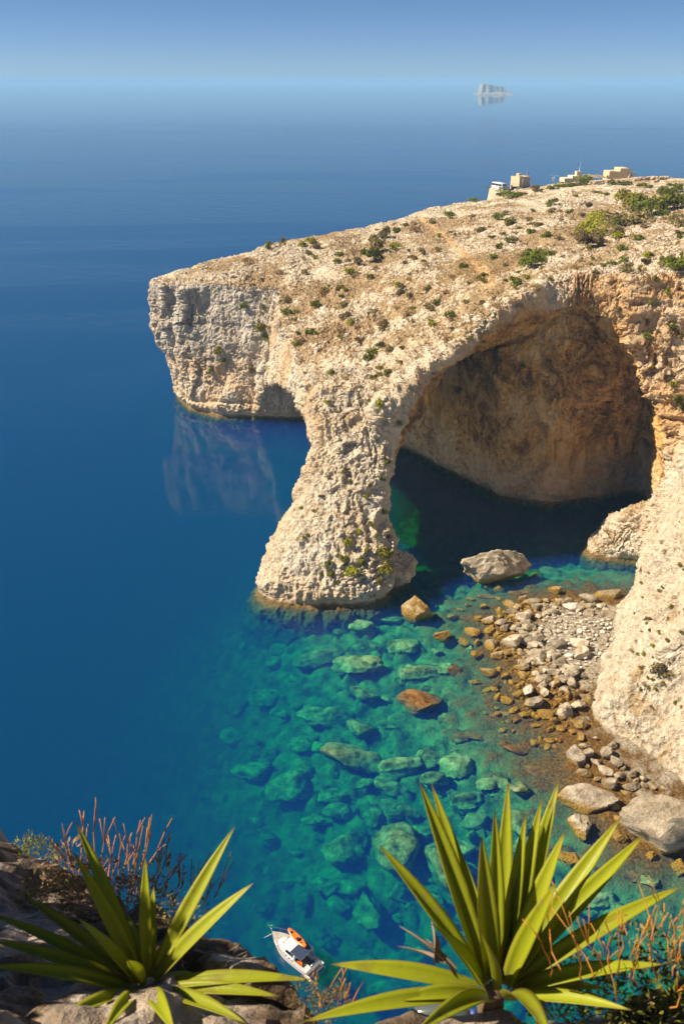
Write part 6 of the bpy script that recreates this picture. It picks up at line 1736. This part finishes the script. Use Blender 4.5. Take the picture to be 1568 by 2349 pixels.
# ---- small green sprigs behind the rock, and low herbs on the ledge
def sprig(u, v, d, r_, mat, label, seed, hgt=1.0):
    v_, f_ = foliage_np(seed, 900, 0.065, 1.1, 12, 0.6)
    me = mesh_np("herb", v_, f_, False)
    p = cam_pt(u, v, d)
    o = link("herb", me, None, mat); o.location = p; o.scale = (r_, r_, r_ * hgt)
    return tag(o, label, "herb", kind="stuff")
sprig(*zl(120, 470), 4.75, 0.13, M_YELLOW, "small yellow-green herb on the far rim of the ledge", 700, 1.6)
sprig(*zl(235, 515), 4.6, 0.14, M_YELLOW, "second small yellow-green herb on the ledge rim, nearer the dry stems", 701, 1.5)
sprig(*zl(300, 690), 3.9, 0.22, M_OLIVE, "low brownish mat of herbs on the rock behind the spreading agave", 702, 0.7)
sprig(*zl(600, 760), 3.75, 0.30, M_DRY, "dry brown mat of herbs below the brown dry stems", 703, 0.7)
sprig(*zl(480, 640), 4.1, 0.28, M_DRY, "dry tuft around the feet of the brown dry stems", 707, 0.8)
sprig(*zl(820, 840), 3.55, 0.22, M_OLIVE, "olive mat of herbs on the rock right of the spreading agave", 704, 0.6)
sprig(*zr(40, 1140), 2.75, 0.12, M_OLIVE, "small olive herb at the ledge edge left of the large agave", 705, 1.0)
sprig(*zr(1250, 1150), 2.7, 0.22, M_OLIVE, "olive herbs on the ground right of the large agave", 706, 0.5)
sprig(*zr(1430, 1120), 2.75, 0.26, M_GREEN, "dark green herbs filling the ledge corner beside the orange-brown stems", 708, 0.8)
sprig(*zr(1130, 1170), 2.65, 0.24, M_GREEN, "dark green herbs under the right-hand leaves of the large agave", 709, 0.6)
sprig(*zr(1560, 1040), 2.95, 0.20, M_OLIVE, "olive herbs at the rim behind the orange-brown stems", 710, 0.9)
# pale curled tendril lying on the agave leaves, and a crushed bottle
cc = cam_pt(*zl(218, 950), 3.15)
bm = bmesh.new(); R_ = 0.052 * 3.15 / 2.4
right = Vector((1, 0, 0)); upv = Vector((0, -sp, cp)).cross(right).cross(Vector((0, 0, 0))) if False else Vector((0, sp, cp))
tube_bm(bm, [(right * math.cos(a_) + upv * math.sin(a_)) * R_ for a_ in np.linspace(0, 6.1, 26)], 0.0045, 6)
o = link("curled_tendril", bm_mesh("curled_tendril", bm, True), None, plain("pale_tendril", (0.34, 0.33, 0.20), 0.7)); o.location = cc
tag(o, "pale dry tendril curled into a ring over the spreading agave's leaves", "tendril")
bp_ = cam_pt(*zr(560, 1120), 2.75)
bot = empty("plastic_bottle", bp_); tag(bot, "crushed clear plastic bottle lying under the large agave", "bottle")
M_PET = plain("clear_plastic", (0.25, 0.32, 0.34), 0.15); M_PET.node_tree.nodes["Principled BSDF"].inputs["Transmission Weight"].default_value = 0.7
tube("bottle_body", bot, M_PET, [(-0.09, 0, 0), (-0.085, 0, 0.002), (0.02, 0, 0.004), (0.055, 0, 0.004), (0.075, 0, 0.004)], [0.02, 0.032, 0.03, 0.03, 0.013], 14)
tube("bottle_cap", bot, M_BLUEP, [(0.075, 0, 0.004), (0.092, 0, 0.004)], 0.014, 12)
# leafy shrubs added out of view on the left bank to shade the low leaves
for (x, y, r_, h_, sd) in ((-2.35, 2.75, 0.55, 0.95, 810), (-2.3, 2.1, 0.45, 0.75, 811)):
    v_, f_ = foliage_np(sd, 2600, 0.07, 1.0, 16)
    o = link("shrub", mesh_np("shrub", v_, f_, False), None, M_GREEN)
    zb = ledge_z(x, y); o.location = (x, y, zb - 0.05); o.scale = (r_, r_, h_)
    tag(o, "unseen leafy shrub added on the bank to shade the spreading agave" if sd == 810 else "smaller unseen shrub added on the bank for more shade on the spreading agave", "shrub")
